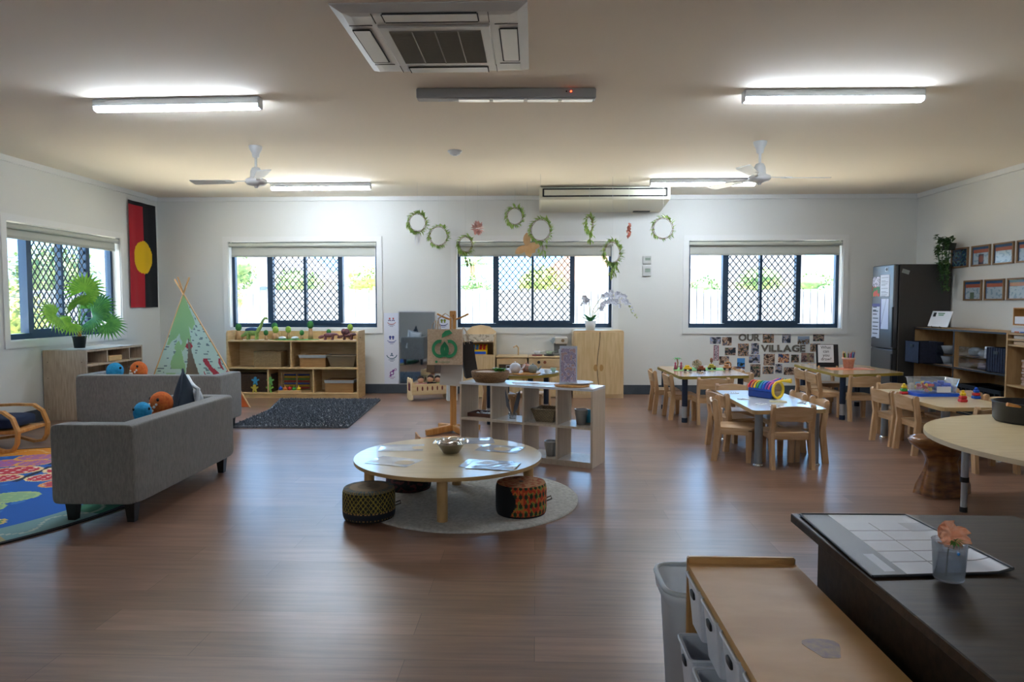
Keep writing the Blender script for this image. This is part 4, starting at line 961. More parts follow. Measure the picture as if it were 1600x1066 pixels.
# orchid
t = thing('potted_orchid', 'white orchid in a white pot on the maple cabinet', 'potted plant', (.73, 9.2, .89))
MB().lathe([(0, 0), (.055, 0), (.075, .12), (.07, .12), (.066, .1), (0, .1)], 24).build('pot', WHITE, t)
mb = MB()
for k in range(6): a = k*1.05; mb.leaf((0, 0, .1), (cos(a), sin(a)*.6, .8), .17, .075, droop=.1)
mb.build('leaves', mat('orchid_leaf', '2c7a3a', .4), t)
MB().cyl((0, 0, .09), (0, 0, .105), .06).build('moss', mat('moss', '8a9a5a', .9), t)
WF = mat('orchid_petal', 'd4d8e4', .6); WF2 = mat('orchid_bud', 'c8cfa8', .6)
def flower(mb, c, s, tilt=0):
    for k in range(5):
        a = k*1.2566+tilt; mb.leaf(c, (cos(a), -.35, sin(a)), s, s*.75, Vector((0, -1, 0)), .0)
for P, nf in (([(0, 0, .1), (-.01, 0, .3), (-.03, -.01, .42), (-.09, -.02, .4), (-.12, -.02, .33)], 7), ([(.01, 0, .1), (.04, 0, .28), (.13, -.01, .42), (.27, -.02, .47), (.42, -.03, .42), (.55, -.04, .28)], 20), ([(.01, 0, .1), (.05, 0, .22), (.14, -.02, .33), (.28, -.03, .38), (.4, -.03, .33)], 14)):
    s_ = MB(); s_.tube(P, .005, 6); so_ = s_.build('stem', mat('orchid_stem', '8a8a4a', .6), t)
    mb = MB(); V = [Vector(p) for p in P]
    for j in range(nf):
        u = .45+.55*j/(nf-1); f = u*(len(V)-1); i = min(int(f), len(V)-2); q = V[i].lerp(V[i+1], f-i)+Vector((R.uniform(-.03, .03), -.02, R.uniform(-.04, .03)))
        flower(mb, q, .045 if u < .9 else .022, R.uniform(0, 1))
    mb.build('flowers', WF, so_)
mb = MB()
for j in range(14): mb.sell((.45+.012*j+R.uniform(-.02, .02), -.03, .37-.02*j*.7+R.uniform(-.02, .02)), (.012, .01, .015), nu=8, nv=6)
mb.build('buds', WF2, t)

# ---------------------------------------------------------------- tables
TW = mat('table_white', 'd5dae0', .22, 'dde1e6', (3, 3, 3), 2, coat=.3); TEDGE = mat('edge_yellow', '9a8434', .5); TEDGEW = mat('edge_beech', 'b99a68', .45)
TBE = mat('table_beige', 'd6bd8e', .3, 'e2cba0', (2, 14, 2), 2, coat=.2); TWOOD = mat('table_lam_wood', 'c39a6a', .25, 'd0a878', (2, 14, 2), 2, coat=.45)
LNAVY = mat('leg_navy', '10233a', .4); LGREY = mat('leg_silver', '8e959c', .35, metal=.5)
def table(name, label, quad, h, legs, style, r=.07, top=TW, edge=TEDGE, group='rectangular childrens tables'):
    cx = sum(q[0] for q in quad)/len(quad); cy = sum(q[1] for q in quad)/len(quad)
    t = thing(name, label, 'table', (cx, cy, 0), 0, group)
    P = rpoly([(q[0]-cx, q[1]-cy) for q in quad], r)
    MB().prism(P, h-.03, h, mi=0, smi=1).build('tabletop', [top, edge], t)
    for (x, y) in legs:
        x -= cx; y -= cy
        if style == 'navy':
            l = MB().cyl((x, y, .17), (x, y, h-.03), .03).build('leg', LNAVY, t)
            MB().cyl((x, y, .04), (x, y, .17), .026).build('adjustable_section', STEEL, l); MB().cyl((x, y, 0), (x, y, .05), .03).build('rubber_foot', LNAVY, l)
        elif style == 'grey':
            l = MB().cyl((x, y, .012), (x, y, h-.03), .03).build('leg', LGREY, t); MB().lathe([(.04, 0), (.04, .006), (.032, .014)], 20, (x, y, 0)).build('chrome_foot', CHROME, l)
        else:
            l = MB().cyl((x, y, .2), (x, y, h-.03), .02).build('leg', STEEL, t); MB().cyl((x, y, .18), (x, y, .21), .023).build('collar', BLACK, l)
            MB().cyl((x, y, .02), (x, y, .18), .017).build('adjustable_section', STEEL, l); MB().cyl((x, y, 0), (x, y, .03), .021).build('rubber_foot', BLACK, l)
    return t
table('childrens_table', 'yellow edged wood table with small world toys, nearest the photo wall', [(1.49, 7.15), (2.25, 7.3), (2.25, 8.55), (1.45, 8.32)], .49, [(1.56, 7.25), (2.17, 7.38), (2.16, 8.4), (1.52, 8.2)], 'navy', .07, TWOOD)
table('childrens_table', 'white table in the middle with blue xylophone, grey metal legs', [(1.63, 5.2), (2.22, 5.3), (2.22, 6.45), (1.66, 6.43)], .44, [(1.712, 5.33), (2.15, 5.36), (2.14, 6.34), (1.74, 6.34)], 'grey', .05, TW, TEDGEW)
table('childrens_table', 'wood topped table with yellow edge holding the pencil pot, by the fridge', [(3.21, 7.4), (4.02, 7.64), (4.0, 8.6), (3.2, 8.72)], .49, [(3.28, 7.48), (3.92, 7.68), (3.9, 8.5), (3.28, 8.58)], 'navy', .08, TWOOD)
table('childrens_table', 'beige table at right with the tub of blocks on it', [(3.13, 5.41), (3.70, 5.42), (3.74, 6.55), (3.15, 6.58)], .44, [(3.22, 5.52), (3.62, 5.52), (3.64, 6.45), (3.24, 6.5)], 'grey', .06, TBE, TEDGEW)
t5 = thing('round_table', 'large round beech table with black pot, cut by right edge', 'table', (3.2, 3.72, 0))
MB().prism(circ(1.0, 64), .475, .5, mi=0, smi=1).build('tabletop', [TBE, mat('edge_pale', 'd8c8a8', .4)], t5)
for (x, y) in ((-.65, .44), (.1, .93-.06), (.7, .2), (0, -.8)):
    l = MB().cyl((x, y, .2), (x, y, .475), .02).build('leg', STEEL, t5); MB().cyl((x, y, .18), (x, y, .21), .024).build('collar', BLACK, l); MB().cyl((x, y, .02), (x, y, .18), .017).build('adjustable_section', STEEL, l); MB().cyl((x, y, 0), (x, y, .03), .021).build('rubber_foot', BLACK, l)
kt = thing('kitchen_table', 'round white table with yellow edge and toy tea set, behind cube shelf', 'table', (-.17, 7.22, 0))
MB().prism(circ(.42, 48), .5, .53, mi=0, smi=1).build('tabletop', [TW, TEDGE], kt)
for a in (.5, 2.0, 3.6, 5.1):
    x, y = .33*cos(a), .33*sin(a); l = MB().cyl((x, y, .17), (x, y, .5), .028).build('leg', LNAVY, kt); MB().cyl((x, y, .04), (x, y, .17), .024).build('adjustable_section', STEEL, l); MB().cyl((x, y, 0), (x, y, .05), .028).build('rubber_foot', LNAVY, l)

# ---------------------------------------------------------------- toddler chairs
def make_chair(label, loc, rz, group):
    t = thing('toddler_chair', label, 'chair', loc, rz, group)
    for s in (-1, 1):
        P = [(-.028, 0), (.018, 0), (.045, .24), (.04, .3), (.018, .45)]+[(-.003+.021*cos(a), .465+.024*sin(a)) for a in [.2+k*.55 for k in range(6)]]+[(-.022, .44), (.002, .27)]
        MB().prism(P, s*.148-.014, s*.148+.014, YZ).build('leg', BEECH, t)
        P = [(.235, 0), (.272, 0), (.275, .245), (.23, .245)]
        MB().prism(P, s*.132-.018, s*.132+.018, YZ).build('leg', BEECH, t)
    mb = MB(); n = 10
    def bk(u, v):
        x = (u-.5)*.275; return (x, -.006-.02*(1-(2*u-1)**2)-.02*v, .365+.1*v+.016*(1-(2*u-1)**2)*v)
    mb.sheet(lambda u, v: tuple(Vector(bk(u, v))+Vector((0, .008, 0))), n, 3); mb.sheet(lambda u, v: tuple(Vector(bk(1-u, v))-Vector((0, .008, 0))), n, 3)
    e = [bk(i/n, 1) for i in range(n+1)]; q = [(p[0], p[1]+.008, p[2]) for p in e]+[(p[0], p[1]-.008, p[2]) for p in e]
    mb.add(q, [(i, i+1, n+2+i, n+1+i) for i in range(n)]); e = [bk(i/n, 0) for i in range(n+1)]; q = [(p[0], p[1]-.008, p[2]) for p in e]+[(p[0], p[1]+.008, p[2]) for p in e]
    mb.add(q, [(i, i+1, n+2+i, n+1+i) for i in range(n)]); mb.build('backrest', BEECHX, t)
    MB().prism(rpoly([(-.142, .03), (.142, .03), (.15, .29), (-.15, .29)], [.01, .01, .04, .04]), .255, .27).build('seat', BEECHX, t)
    mb = MB(); mb.box((0, .255, .235), (.23, .016, .04)); mb.box((0, .045, .235), (.27, .014, .04))
    for s in (-1, 1): mb.box((s*.142, .14, .235), (.016, .22, .04))
    mb.build('apron', BEECHX, t)
    return t
G1 = 'chairs around the yellow edged table'; G2 = 'chairs around the xylophone table'; G3 = 'chairs around the pencil pot table'; G4 = 'chairs around the blocks table'
A = radians
c0 = make_chair('beech toddler chair at the near end of the xylophone table, back to camera', (1.923, 5.2, 0), A(1), G2)
for (x, y, a, l, g) in (
    (1.462, 5.61, -108, 'beech toddler chair near left side of the xylophone table, turned outwards', G2),
    (1.565, 5.97, -74, 'beech toddler chair far left side of the xylophone table', G2),
    (2.235, 5.95, 88, 'beech toddler chair far right side of the xylophone table', G2),
    (2.255, 5.56, 88, 'beech toddler chair near right side of the xylophone table', G2),
    (1.86, 6.56, 181, 'beech toddler chair at the far end of the xylophone table', G2),
    (1.345, 7.94, -90, 'leftmost beech toddler chair, far left side of the small world table', G1),
    (1.44, 7.54, -87, 'beech toddler chair near left side of the small world table', G1),
    (1.82, 7.12, 2, 'beech toddler chair at the near end of the small world table', G1),
    (2.36, 8.15, 92, 'beech toddler chair far right side of the small world table', G1),
    (2.34, 7.72, 92, 'beech toddler chair near right side of the small world table', G1),
    (3.1, 8.16, -88, 'beech toddler chair far left side of the pencil pot table', G3),
    (3.09, 7.8, -88, 'beech toddler chair near left side of the pencil pot table', G3),
    (3.46, 7.38, 4, 'beech toddler chair at the near end of the pencil pot table', G3),
    (3.6, 8.85, 184, 'beech toddler chair at the far end of the pencil pot table', G3),
    (3.075, 6.21, -86, 'beech toddler chair far left side of the blocks table', G4),
    (3.09, 5.85, -90, 'beech toddler chair near left side of the blocks table', G4),
    (3.42, 6.68, 176, 'beech toddler chair at the far end of the blocks table', G4),
    (3.76, 6.14, 93, 'beech toddler chair far right side of the blocks table', G4),
    (3.75, 5.72, 91, 'beech toddler chair near right side of the blocks table', G4),
    (3.36, 5.12, 0, 'beech toddler chair at the near end of the blocks table', G4),
    (-.52, 7.45, -70, 'beech toddler chair at the left of round tea set table', 'chairs at the tea set table'),
    (.02, 7.72, 160, 'beech toddler chair behind the round tea set table', 'chairs at the tea set table')):
    dup(c0, (x, y, 0), A(a), l, g)
# ---------------------------------------------------------------- white cube shelf in the middle
# front right bottom corner (0.43, 5.16); runs to the left and back
ang = atan2(5.64-5.16, -.62-.43)
cs = thing('cube_shelf', 'pale eight compartment cube shelf standing free in the middle', 'shelf', (.43, 5.16, 0), ang)
L, D = 1.15, .29; Hs = .6; LW = mat('cube_laminate', 'bfae98', .35, 'cbbba6', (25, 25, 2), 2, bump=.03); LT = mat('cube_top', 'd9dbdf', .25)
# local +x runs left, depth is local -y (away from the camera)
for z, nme, m in ((Hs-.009, 'top', LT), (.3, 'shelf_board', LW), (.035, 'shelf_board', LW)): MB().box((L/2, -D/2, z), (L if nme == 'top' else L-.03, D, .018)).build(nme, m, cs)
for k in range(5): MB().box((.008+(L-.016)*k/4, -D/2, (Hs-.018)/2), (.016, D-.002, Hs-.018)).build('side_panel' if k in (0, 4) else 'divider', LW, cs)
MB().box((L/2, -.012, .013), (L-.03, .014, .026)).build('plinth', LW, cs)
def csp(x, y, z):
    return (.43+x*cos(ang)-y*sin(ang), 5.16+x*sin(ang)+y*cos(ang), z)
# basket with greens on top
t = basket(csp(.88, -.15, .6), .01, .01, .01, WK1, 'x') if False else None
t = thing('round_basket', 'round brown woven basket with greens on the cube shelf', 'basket', csp(.93, -.12, .6))
MB().lathe([(0, 0), (.12, 0), (.15, .04), (.158, .085), (.15, .09), (.142, .085), (.135, .045), (.11, .015), (0, .015)], 32).build('basket_body', wickermat('coil_basket', '8a6238', 'a67c4c', 70), t)
MB().sell((-.03, .02, .075), (.1, .09, .012)).build('cloth', mat('basket_cloth', 'c9b8a8', .9), t)
mb = MB()
for _ in range(70): a = R.uniform(0, 6.28); mb.leaf((.075+R.uniform(-.04, .04), R.uniform(-.04, .04), .085), (cos(a), sin(a), 1.2), .04, .02)
mb.build('greens', mat('fresh_green', '3f8a2a', .5), t)
t = thing('serving_board', 'round wooden board with a white dish on the cube shelf', 'board', csp(.22, -.14, .6))
MB().lathe([(0, 0), (.135, 0), (.14, .008), (.135, .016), (0, .016)], 36).build('board', PINE, t)
t2 = solo(MB().lathe([(0, 0), (.07, 0), (.11, .012), (.11, .016), (.06, .006), (0, .006)], 30), 'plate', WHITE, 'white plate on the wooden board on the cube shelf', 'plate', csp(.17, -.16, .617))
t = thing('acrylic_sign', 'clear standing sign with lilac floral print on the cube shelf', 'sign', csp(.235, -.1, .617), -.12)
MB().box((0, 0, .15), (.135, .006, .29)).build('acrylic_panel', mat('acrylic_milk', 'd3d8e6', .15), t); MB().box((0, 0, .004), (.14, .07, .008)).build('sign_foot', mat('acrylic_milk', 'd3d8e6', .15), t)
def fl(u, v):
    n_ = nz(u*5, v*9, 4); return 'b9a9c4' if n_ > .12 else ('8c84a0' if n_ > -.0 else ('d6cfe2' if n_ > -.2 else 'c9a8a8'))
MB().sheet(lambda u, v: ((u-.5)*.115, -.0035, .02+v*.255), 26, 56, fl, False).build('print', paintmat(.3), t)
for x, l, c in ((.62, 'sheet of white paper lying on the cube shelf beside the basket', WHITEP), (.46, 'second sheet of white paper lying on the cube shelf near the board', WHITEP)):
    solo(MB().box((0, 0, .001), (.2, .14, .002)), 'paper_sheet', c, l, 'paper', csp(x, -.14, .6005), .2, 'papers on the cube shelf')
# things inside
t = thing('wooden_tray', 'dark wooden tray of small white pieces, upper left compartment', 'tray', csp(1.0, -.15, .3095), ang); MB().box((0, 0, .005), (.22, .16, .01)).box((0, .08, .016), (.22, .01, .03)).box((0, -.08, .016), (.22, .01, .03)).box((.11, 0, .016), (.01, .17, .03)).box((-.11, 0, .016), (.01, .17, .03)).build('tray_body', mat('tray_dark', '5a3522', .5), t)
mb = MB()
for _ in range(14): mb.sell((R.uniform(-.08, .08), R.uniform(-.05, .05), .02), (.014, .01, .009), nu=8, nv=6)
mb.build('loose_parts', WHITE, t)
t = thing('feather', 'two grey feathers standing in a small glass, second upper compartment', 'feathers', csp(.73, -.13, .3095))
MB().lathe([(0, 0), (.03, 0), (.034, .045), (.031, .045), (.028, .004), (0, .004)], 16).build('glass_jar', glassmat('clear_glass', (.92, .95, .97), .12), t)
for s in (-1, 1):
    mb = MB(); mb.add([(0, 0, .01), (s*.03-.02, 0, .1), (s*.05-.012, 0, .2), (s*.06, 0, .235), (s*.05+.012, 0, .17), (s*.03+.01, 0, .08)], [(0, 1, 2, 3, 4, 5)]); mb.tube([(0, .001, .01), (s*.03, .001, .09), (s*.06, .001, .235)], .002, 5); mb.build('feather_vane', mat('feather_grey', '6d7078', .8), t)
basket(csp(.43, -.15, .3095), .2, .2, .1, WK2, 'grey wicker basket in the third upper compartment of cube shelf', False, .03, name='wicker_basket', rz=ang, grp='basket in the cube shelf')
def pail(loc, l):
    t = thing('metal_pail', l, 'pail', loc, 0, 'small metal pails in the cube shelf')
    MB().lathe([(0, 0), (.036, 0), (.05, .11), (.053, .112), (.053, .118), (.049, .116), (.046, .108), (.034, .004), (0, .004)], 28).build('pail_body', STEEL, t)
    MB().tube([(.052, 0, .1), (.05, .03, .07), (.0, .053, .055), (-.05, .03, .07), (-.052, 0, .1)], .002, 6).build('handle', STEEL, t)
pail(csp(.135, -.12, .3095), 'metal pail in the upper right compartment of the cube shelf')
pail(csp(.38, -.1, .0445), 'metal pail in a lower compartment of the cube shelf')
solo(MB().sell((0, 0, .05), (.09, .05, .05), .6, .8), 'fabric_bundle', mat('cyan_cloth', '3fa8cf', .8), 'bright blue cloth bundle behind the upper right metal pail', 'cloth', csp(.1, -.235, .3095))
t = thing('wooden_tray', 'reddish tray of small pieces in the lower left compartment', 'tray', csp(1.0, -.13, .0445), ang); MB().box((0, 0, .02), (.2, .16, .04)).build('tray_body', mat('tray_red', '6a3428', .5), t)

# ---------------------------------------------------------------- rug, low table, ottomans
rgm = mat('round_rug_wool', 'aaa9a2', .95, 'c4c3bc', (25, 25, 25), 2, bump=.6)
rg = MB().lathe([(.683, 0), (.683, .01), (.67, .013), (0, .013)], 96).build('round_rug', rgm); rg.location = (-.41, 4.35, 0); tag(rg, 'round pale grey rug under the low round table', 'rug')
lt = thing('low_table', 'low round beech table with papers and a bowl', 'table', (-.53, 4.22, .0))
MB().prism(circ(.572, 96), .285, .306, mi=0, smi=1).build('tabletop', [mat('low_top', 'cbb488', .28, 'd8c296', (2, 14, 2), 2, coat=.35), mat('edge_beech2', 'bd9c66', .45)], lt)
for (x, y) in ((.01, -.38), (-.5, .02), (.49, .02), (.0, .42)): MB().cyl((x, y, .013), (x, y, .285), .031, n=20).build('leg', mat('low_leg', 'b8935c', .45, 'c5a06a', (12, 12, 2), 2), lt)
MB().lathe([(0, .25), (.3, .25), (.36, .285), (0, .285)], 40).build('under_frame', mat('low_leg', 'b8935c'), lt)
def sheetpaper(x, y, a, l, k, n=1):
    t = thing('laminated_sheet', l, 'paper', (x, y, .307), a, 'laminated sheets on the low table')
    for i in range(n):
        MB().sheet(lambda u, v: ((u-.5)*.28+i*.05, (v-.5)*.2-i*.03, .001+i*.002+.004*sin(u*5+k)*sin(v*3)**2), 12, 8, None).build('sheet', mat('laminate_sheet', 'cfd3da', .12, 'b9bec8', (6, 6, 6), 2, coat=.5), t)
        MB().sheet(lambda u, v: ((u-.5)*.28+i*.05, (v-.5)*.2-i*.03, -.000+i*.002+.004*sin(u*5+k)*sin(v*3)**2), 12, 8, None).build('backing', mat('laminate_backing', 'a9adb5', .5), t)
for a in ((-.86, 4.42, .1, 'laminated sheet at the far left of the low table', 0), (-.83, 4.03, -.35, 'laminated sheet at the near left of the low table', 1), (-.22, 4.41, -.3, 'laminated sheet at the far right of the low table', 2), (-.28, 3.98, -.2, 'shiny laminated sheets at the near right of the low table', 3, 2), (-.42, 4.66, .15, 'laminated sheet at the far side behind the metal bowl', 4)): sheetpaper(*a)
t = thing('metal_bowl', 'small metal bowl of shells with clear wrap on the low table', 'bowl', (-.525, 4.29, .308))
MB().lathe([(0, 0), (.05, 0), (.085, .055), (.088, .055), (.09, .06), (.083, .058), (.05, .006), (0, .006)], 32).build('bowl_body', mat('bowl_metal', 'a59f90', .4, metal=.6), t)
mb = MB()
for _ in range(14): mb.sell((R.uniform(-.045, .045), R.uniform(-.045, .045), .045+R.uniform(0, .018)), (.022, .016, .014), nu=10, nv=8, M=RZ(R.uniform(0, 3)))
mb.build('shells', mat('shell', 'a58a72', .6, 'c5ab90', (20, 20, 20), 2), t)
mb = MB(); mb.sheet(lambda u, v: ((.06+.045*v+.01*sin(u*40))*cos(u*2*pi), (.06+.045*v+.01*sin(u*40))*sin(u*2*pi), .06+.022*sin(v*3)+.006*sin(u*33)), 60, 4)
mb.build('clear_wrap', glassmat('cellophane', (.93, .95, .97), .25, .1), t)
def ott(loc, r, h, cf, top, label, rz=0):
    t = thing('ottoman', label, 'ottoman', loc, rz, 'patterned drum ottomans')
    mb = MB(); n = 150; m = 44
    def P(u, v): a = u*2*pi; q = r*(1-.06*abs(2*v-1)**6); return (q*cos(a), q*sin(a), h*v)
    mb.sheet(P, n, m, cf, True); mb.build('side_cover', paintmat(.85), t)
    mb = MB(); vs = [(0, 0, h+.003)]; F = []; C = []; nr_ = 20; na_ = 96
    for i in range(1, nr_+1):
        for k in range(na_): vs.append((r*.945*i/nr_*cos(2*pi*k/na_), r*.945*i/nr_*sin(2*pi*k/na_), h+.003*(1-(i/nr_)**4)))
    for i in range(nr_):
        for k in range(na_):
            F.append((0, 1+k, 1+(k+1) % na_) if i == 0 else (1+(i-1)*na_+k, 1+i*na_+k, 1+i*na_+(k+1) % na_, 1+(i-1)*na_+(k+1) % na_)); C.append(top((i+.5)/nr_, (k+.5)/na_))
    mb.add(vs, F, True, 0, None, C); mb.build('top_cover', paintmat(.85), t)
    MB().tube([(r, .02, h*.45), (r+.025, .03, h*.5), (r+.03, .02, h*.42), (r, 0, h*.38)], .004, 6).build('tie', mat('tie_cloth', '4a4238', .9), t)
    return t
def oc1(u, v):
    if v < .09: return '14140f' if (u*44) % 1 > .3 or v < .04 else '8a6a38'
    if v < .32: return '141a24' if v < .27 or (u*44) % 1 < .4 else 'a07a48'
    if v > .93: return '5a6a60' if (u*60) % 1 > .4 else '9a8458'
    if .02 < u < .1: return '12161c'
    a = (u*34+v*5) % 1; b_ = (u*34-v*5) % 1
    return '8a7a30' if a < .25 or b_ < .25 else '16180f'
def ot1(q, k): return '7a6048' if q < .1 else ('a08a6a' if .45 < q < .75 else ('5a6a6a' if q > .82 and (k*60) % 1 < .5 else '8a7a5e'))
ott((-.955, 3.92, .012), .15, .172, oc1, ot1, 'olive and black patterned drum ottoman at left of low table')
def oc2(u, v):
    if .52 < u < .67+.05*sin(v*3.1): return '0e0d10'
    if v < .06: return '120e0c'
    n_ = nz(cos(u*6.28)*9, v*7, sin(u*6.28)*9)
    if ((u*30) % 1-.5)**2/.06+((v*3.5) % 1-.5)**2/.12 < 1: return '2c3a1e'
    return 'b8401e' if n_ > .05 else ('c8682e' if n_ > -.25 else '7a8a3a')
def ot2(q, k):
    if q < .12: return '4a4a44'
    return 'b58458' if nz(q*6, k*20) > -.1 else 'a0522c'
ott((-.08, 4.03, .012), .15, .18, oc2, ot2, 'orange and black patterned drum ottoman at right of low table')
def oc3(u, v): return '101418' if nz(u*30, v*9) > -.1 else '4a2428'
ott((-.84, 4.55, .012), .15, .175, oc3, lambda q, k: '14202c', 'dark patterned drum ottoman under the low table')

# ---------------------------------------------------------------- things on the tables
felt = solo(MB().prism([(-.3, -.16), (.28, -.1), (.32, .18), (0, .26), (-.24, .2)], 0, .004), 'felt_mat', mat('felt_mint', '7fb87a', .9), 'mint green felt mat on the small world table', 'mat', (1.85, 7.93, .49))
def car(x, y, c, l, rz=0):
    t = thing('toy_car', l, 'toy car', (x, y, .494), rz, 'toy vehicles on the small world table')
    MB().box((0, 0, .03), (.09, .045, .026), b=.008).box((-.005, 0, .052), (.05, .04, .026), b=.008).build('body', c, t)
    for a in (-.028, .028):
        for b_ in (-.024, .024): MB().cyl((a, b_-.004, .013), (a, b_+.004, .013), .013).build('wheel', BLACK, t)
car(1.69, 7.72, YEL, 'yellow toy car at left of the mint felt mat'); car(2.0, 7.9, mat('car_olive', 'b0a038', .5), 'yellow and pink toy car in the middle of the felt mat'); car(1.83, 7.68, mat('car_wood', '8a4a2a', .5), 'brown wooden toy car in front on the felt mat', .3)
car(2.16, 7.86, mat('car_tan', 'b07a48', .5), 'tan wooden toy car at the right of the felt mat', -.2)
t = thing('toy_palm', 'toy palm tree with pink figures beside the felt mat', 'toy tree', (1.62, 7.95, .494)); MB().tube([(0, 0, 0), (.01, 0, .07), (0, 0, .12)], .008).build('trunk', LOG, t)
mb = MB()
for k in range(8): a = k*.8; mb.leaf((0, 0, .12), (cos(a), sin(a), .25), .06, .025, droop=.5)
mb.build('fronds', GRN, t)
for dx, l in ((-.03, 'left pink toy figure by the toy palm'), (.035, 'right pink toy figure by the toy palm')): solo(MB().lathe([(0, 0), (.018, 0), (.012, .05), (.006, .056), (.012, .068), (.008, .08), (0, .084)], 12), 'toy_figure', mat('pink_toy', 'b84a6a', .5), l, 'toy figure', (1.62+dx, 7.9, .494), 0, 'pink toy figures')
t = thing('wooden_ball_toy', 'pale wooden lattice ball toy at the centre of felt mat', 'toy', (1.85, 7.98, .494))
for k in range(5): MB().tube([tuple(Matrix.Rotation(k*.63, 3, 'Z') @ Matrix.Rotation(.6*k, 3, 'X') @ Vector((.05*cos(a), .05*sin(a), 0))+Vector((0, 0, .055))) for a in [i*pi/9 for i in range(18)]], .006, 6, closed=True).build('ring', mat('pale_ring', 'a98e70', .5), t)
solo(MB().lathe([(0, 0), (.022, 0), (.022, .008), (.005, .012), (.005, .06), (.016, .07), (.018, .1), (.008, .115), (0, .116)], 14), 'toy_figure', mat('terracotta_toy', '9a5a48', .6), 'small terracotta toy figure on a blue stand', 'toy figure', (2.05, 8.12, .494))
t = thing('wooden_wheel_toy', 'round wooden wheel toy at right end of the felt mat', 'toy', (2.2, 7.98, .494)); MB().tube([(.035*cos(a), 0, .045+.035*sin(a)) for a in [i*pi/9 for i in range(18)]], .009, 8, closed=True).build('wheel_ring', mat('car_tan', 'b07a48'), t)
# xylophone
xt = thing('xylophone_toy', 'blue toy xylophone barrel with yellow ring and coloured bars', 'toy', (1.97, 5.95, .44), radians(-56))
xb = [RED, mat('xy_orange', 'e07a28', .4), YEL, GRN, mat('xy_cyan', '2aa0c8', .4), BLU, mat('xy_purple', '7a3a9a', .4), mat('xy_pink', 'd85a8a', .4)]
MB().tube([(-.14, 0, .062), (.1, 0, .062)], .058, 24).build('barrel', BLU, xt)
for s in (-1, 1): MB().box((-.02, s*.055, .03), (.24, .03, .06), b=.01).build('side_rail', mat('xylo_blue_dark', '0f3a8a', .35), xt)
MB().tube([(.115, .068*cos(a), .075+.068*sin(a)) for a in [i*pi/12 for i in range(24)]], .011, 8, closed=True).build('ring', YEL, xt)
MB().cyl((.108, 0, .075), (.112, 0, .075), .058, n=24).build('mirror_disc', mat('mirror_silver', 'c8d0d4'), xt)
for k in range(8): MB().tube([(-.13+k*.029, .072*sin(q), .062+.072*cos(q)) for q in [radians(-75+j*15) for j in range(11)]], .0085, 8).build('bar', xb[k], xt)
for k, m_ in enumerate((mat('xy_pink', 'd85a8a'), BLU, mat('xy_orange', 'e07a28'), GRN)): MB().tube([(-.02+k*.022, .05, .12), (.03+k*.024, .12, .16)], .006, 8).build('bar', m_, xt)
MB().tube([(.05, .02, .13), (.12, .05, .15), (.19, .07, .155)], [.007, .009, .02], 10).build('mallet', YEL, xt)
for k, (x, y, l) in enumerate(((1.77, 6.22, 'far'), (1.74, 5.83, 'left'), (1.8, 5.55, 'near left'), (1.87, 5.45, 'nearest'), (2.14, 5.62, 'right'))):
    t = thing('puzzle_piece', 'white letter tile lying %s of the blue xylophone' % {'far': 'beyond', 'left': 'directly left', 'near left': 'at the near left', 'nearest': 'in front', 'right': 'at the right'}[l], 'tile', (x, y, .44), .3*k, 'white tiles on the xylophone table')
    MB().box((0, 0, .003), (.08, .06, .006), b=.002).build('tile', WHITE, t)
    mb = MB()
    for j in range(3): mb.box((-.02+.02*j, 0, .0066), (.008, .035-.01*(j % 2), .0008))
    mb.build('print', mat('print_ink', '5a4a4a', .6), t)
solo(MB().box((0, 0, .006), (.13, .05, .012), b=.003), 'wooden_block', mat('cream_block', 'cfc39a', .5), 'cream flat block in front of the xylophone', 'block', (1.97, 5.66, .44), -.05)
solo(MB().box((0, 0, .003), (.12, .045, .006), b=.002), 'paper_strip', WHITEP, 'white strip at the near edge of the xylophone table', 'paper', (1.95, 5.36, .44), .02)
# pencil table
t = thing('table_sign', 'black framed sign asking what can you draw', 'sign', (3.45, 8.3, .49), radians(-6))
MB().box((0, 0, .135), (.25, .014, .27), RX(radians(-10)), b=.004).build('board', BLACK, t)
MB().box((-.02, -.012, .16), (.175, .004, .21), RX(radians(-10))).build('paper', WHITEP, t)
for k, wd in enumerate(('What', 'can', 'you', 'draw?')):
    vs, fs = text_mb(wd, .05, .0005); w_ = max(v[0] for v in vs); mb = MB(); mb.add([(p[0]-w_/2-.02, -p[2]-.0055-.012, p[1]+.215-k*.046-.16) for p in vs], fs)
    o = mb.build('lettering', BLACK, t); o.rotation_euler = (radians(-10), 0, 0); o.location = (0, 0, .16)
for s in (-1, 1): MB().box((s*.1, 0, .01), (.018, .1, .02), b=.003).build('sign_foot', BEECH, t)
solo(MB().prism([(-.25, -.14), (.26, -.1), (.22, .14), (-.22, .12)], 0, .003), 'paper_sheet', mat('orange_paper', 'd98a68', .7), 'orange paper under the pencil pot', 'paper', (3.6, 8.08, .49), 0)
t = thing('plant_pot', 'terracotta pot holding coloured pencils', 'pencil pot', (3.62, 8.12, .493))
MB().lathe([(0, 0), (.05, 0), (.064, .1), (.07, .1), (.072, .125), (.064, .125), (.05, .01), (0, .01)], 24).build('pot', mat('terracotta_pale', 'c9a08c', .7, 'd8b4a2', (20, 20, 20), 2), t)
pc = [('green', '3a9a3a'), ('dark blue', '1a2a6a'), ('red', 'b82a2a'), ('pink', 'c85a9a'), ('black', '141418'), ('purple', '5a2a7a'), ('yellow green', 'a0b838'), ('brown', '5a3a24'), ('light blue', '4a8ac0'), ('orange', 'd07028')]
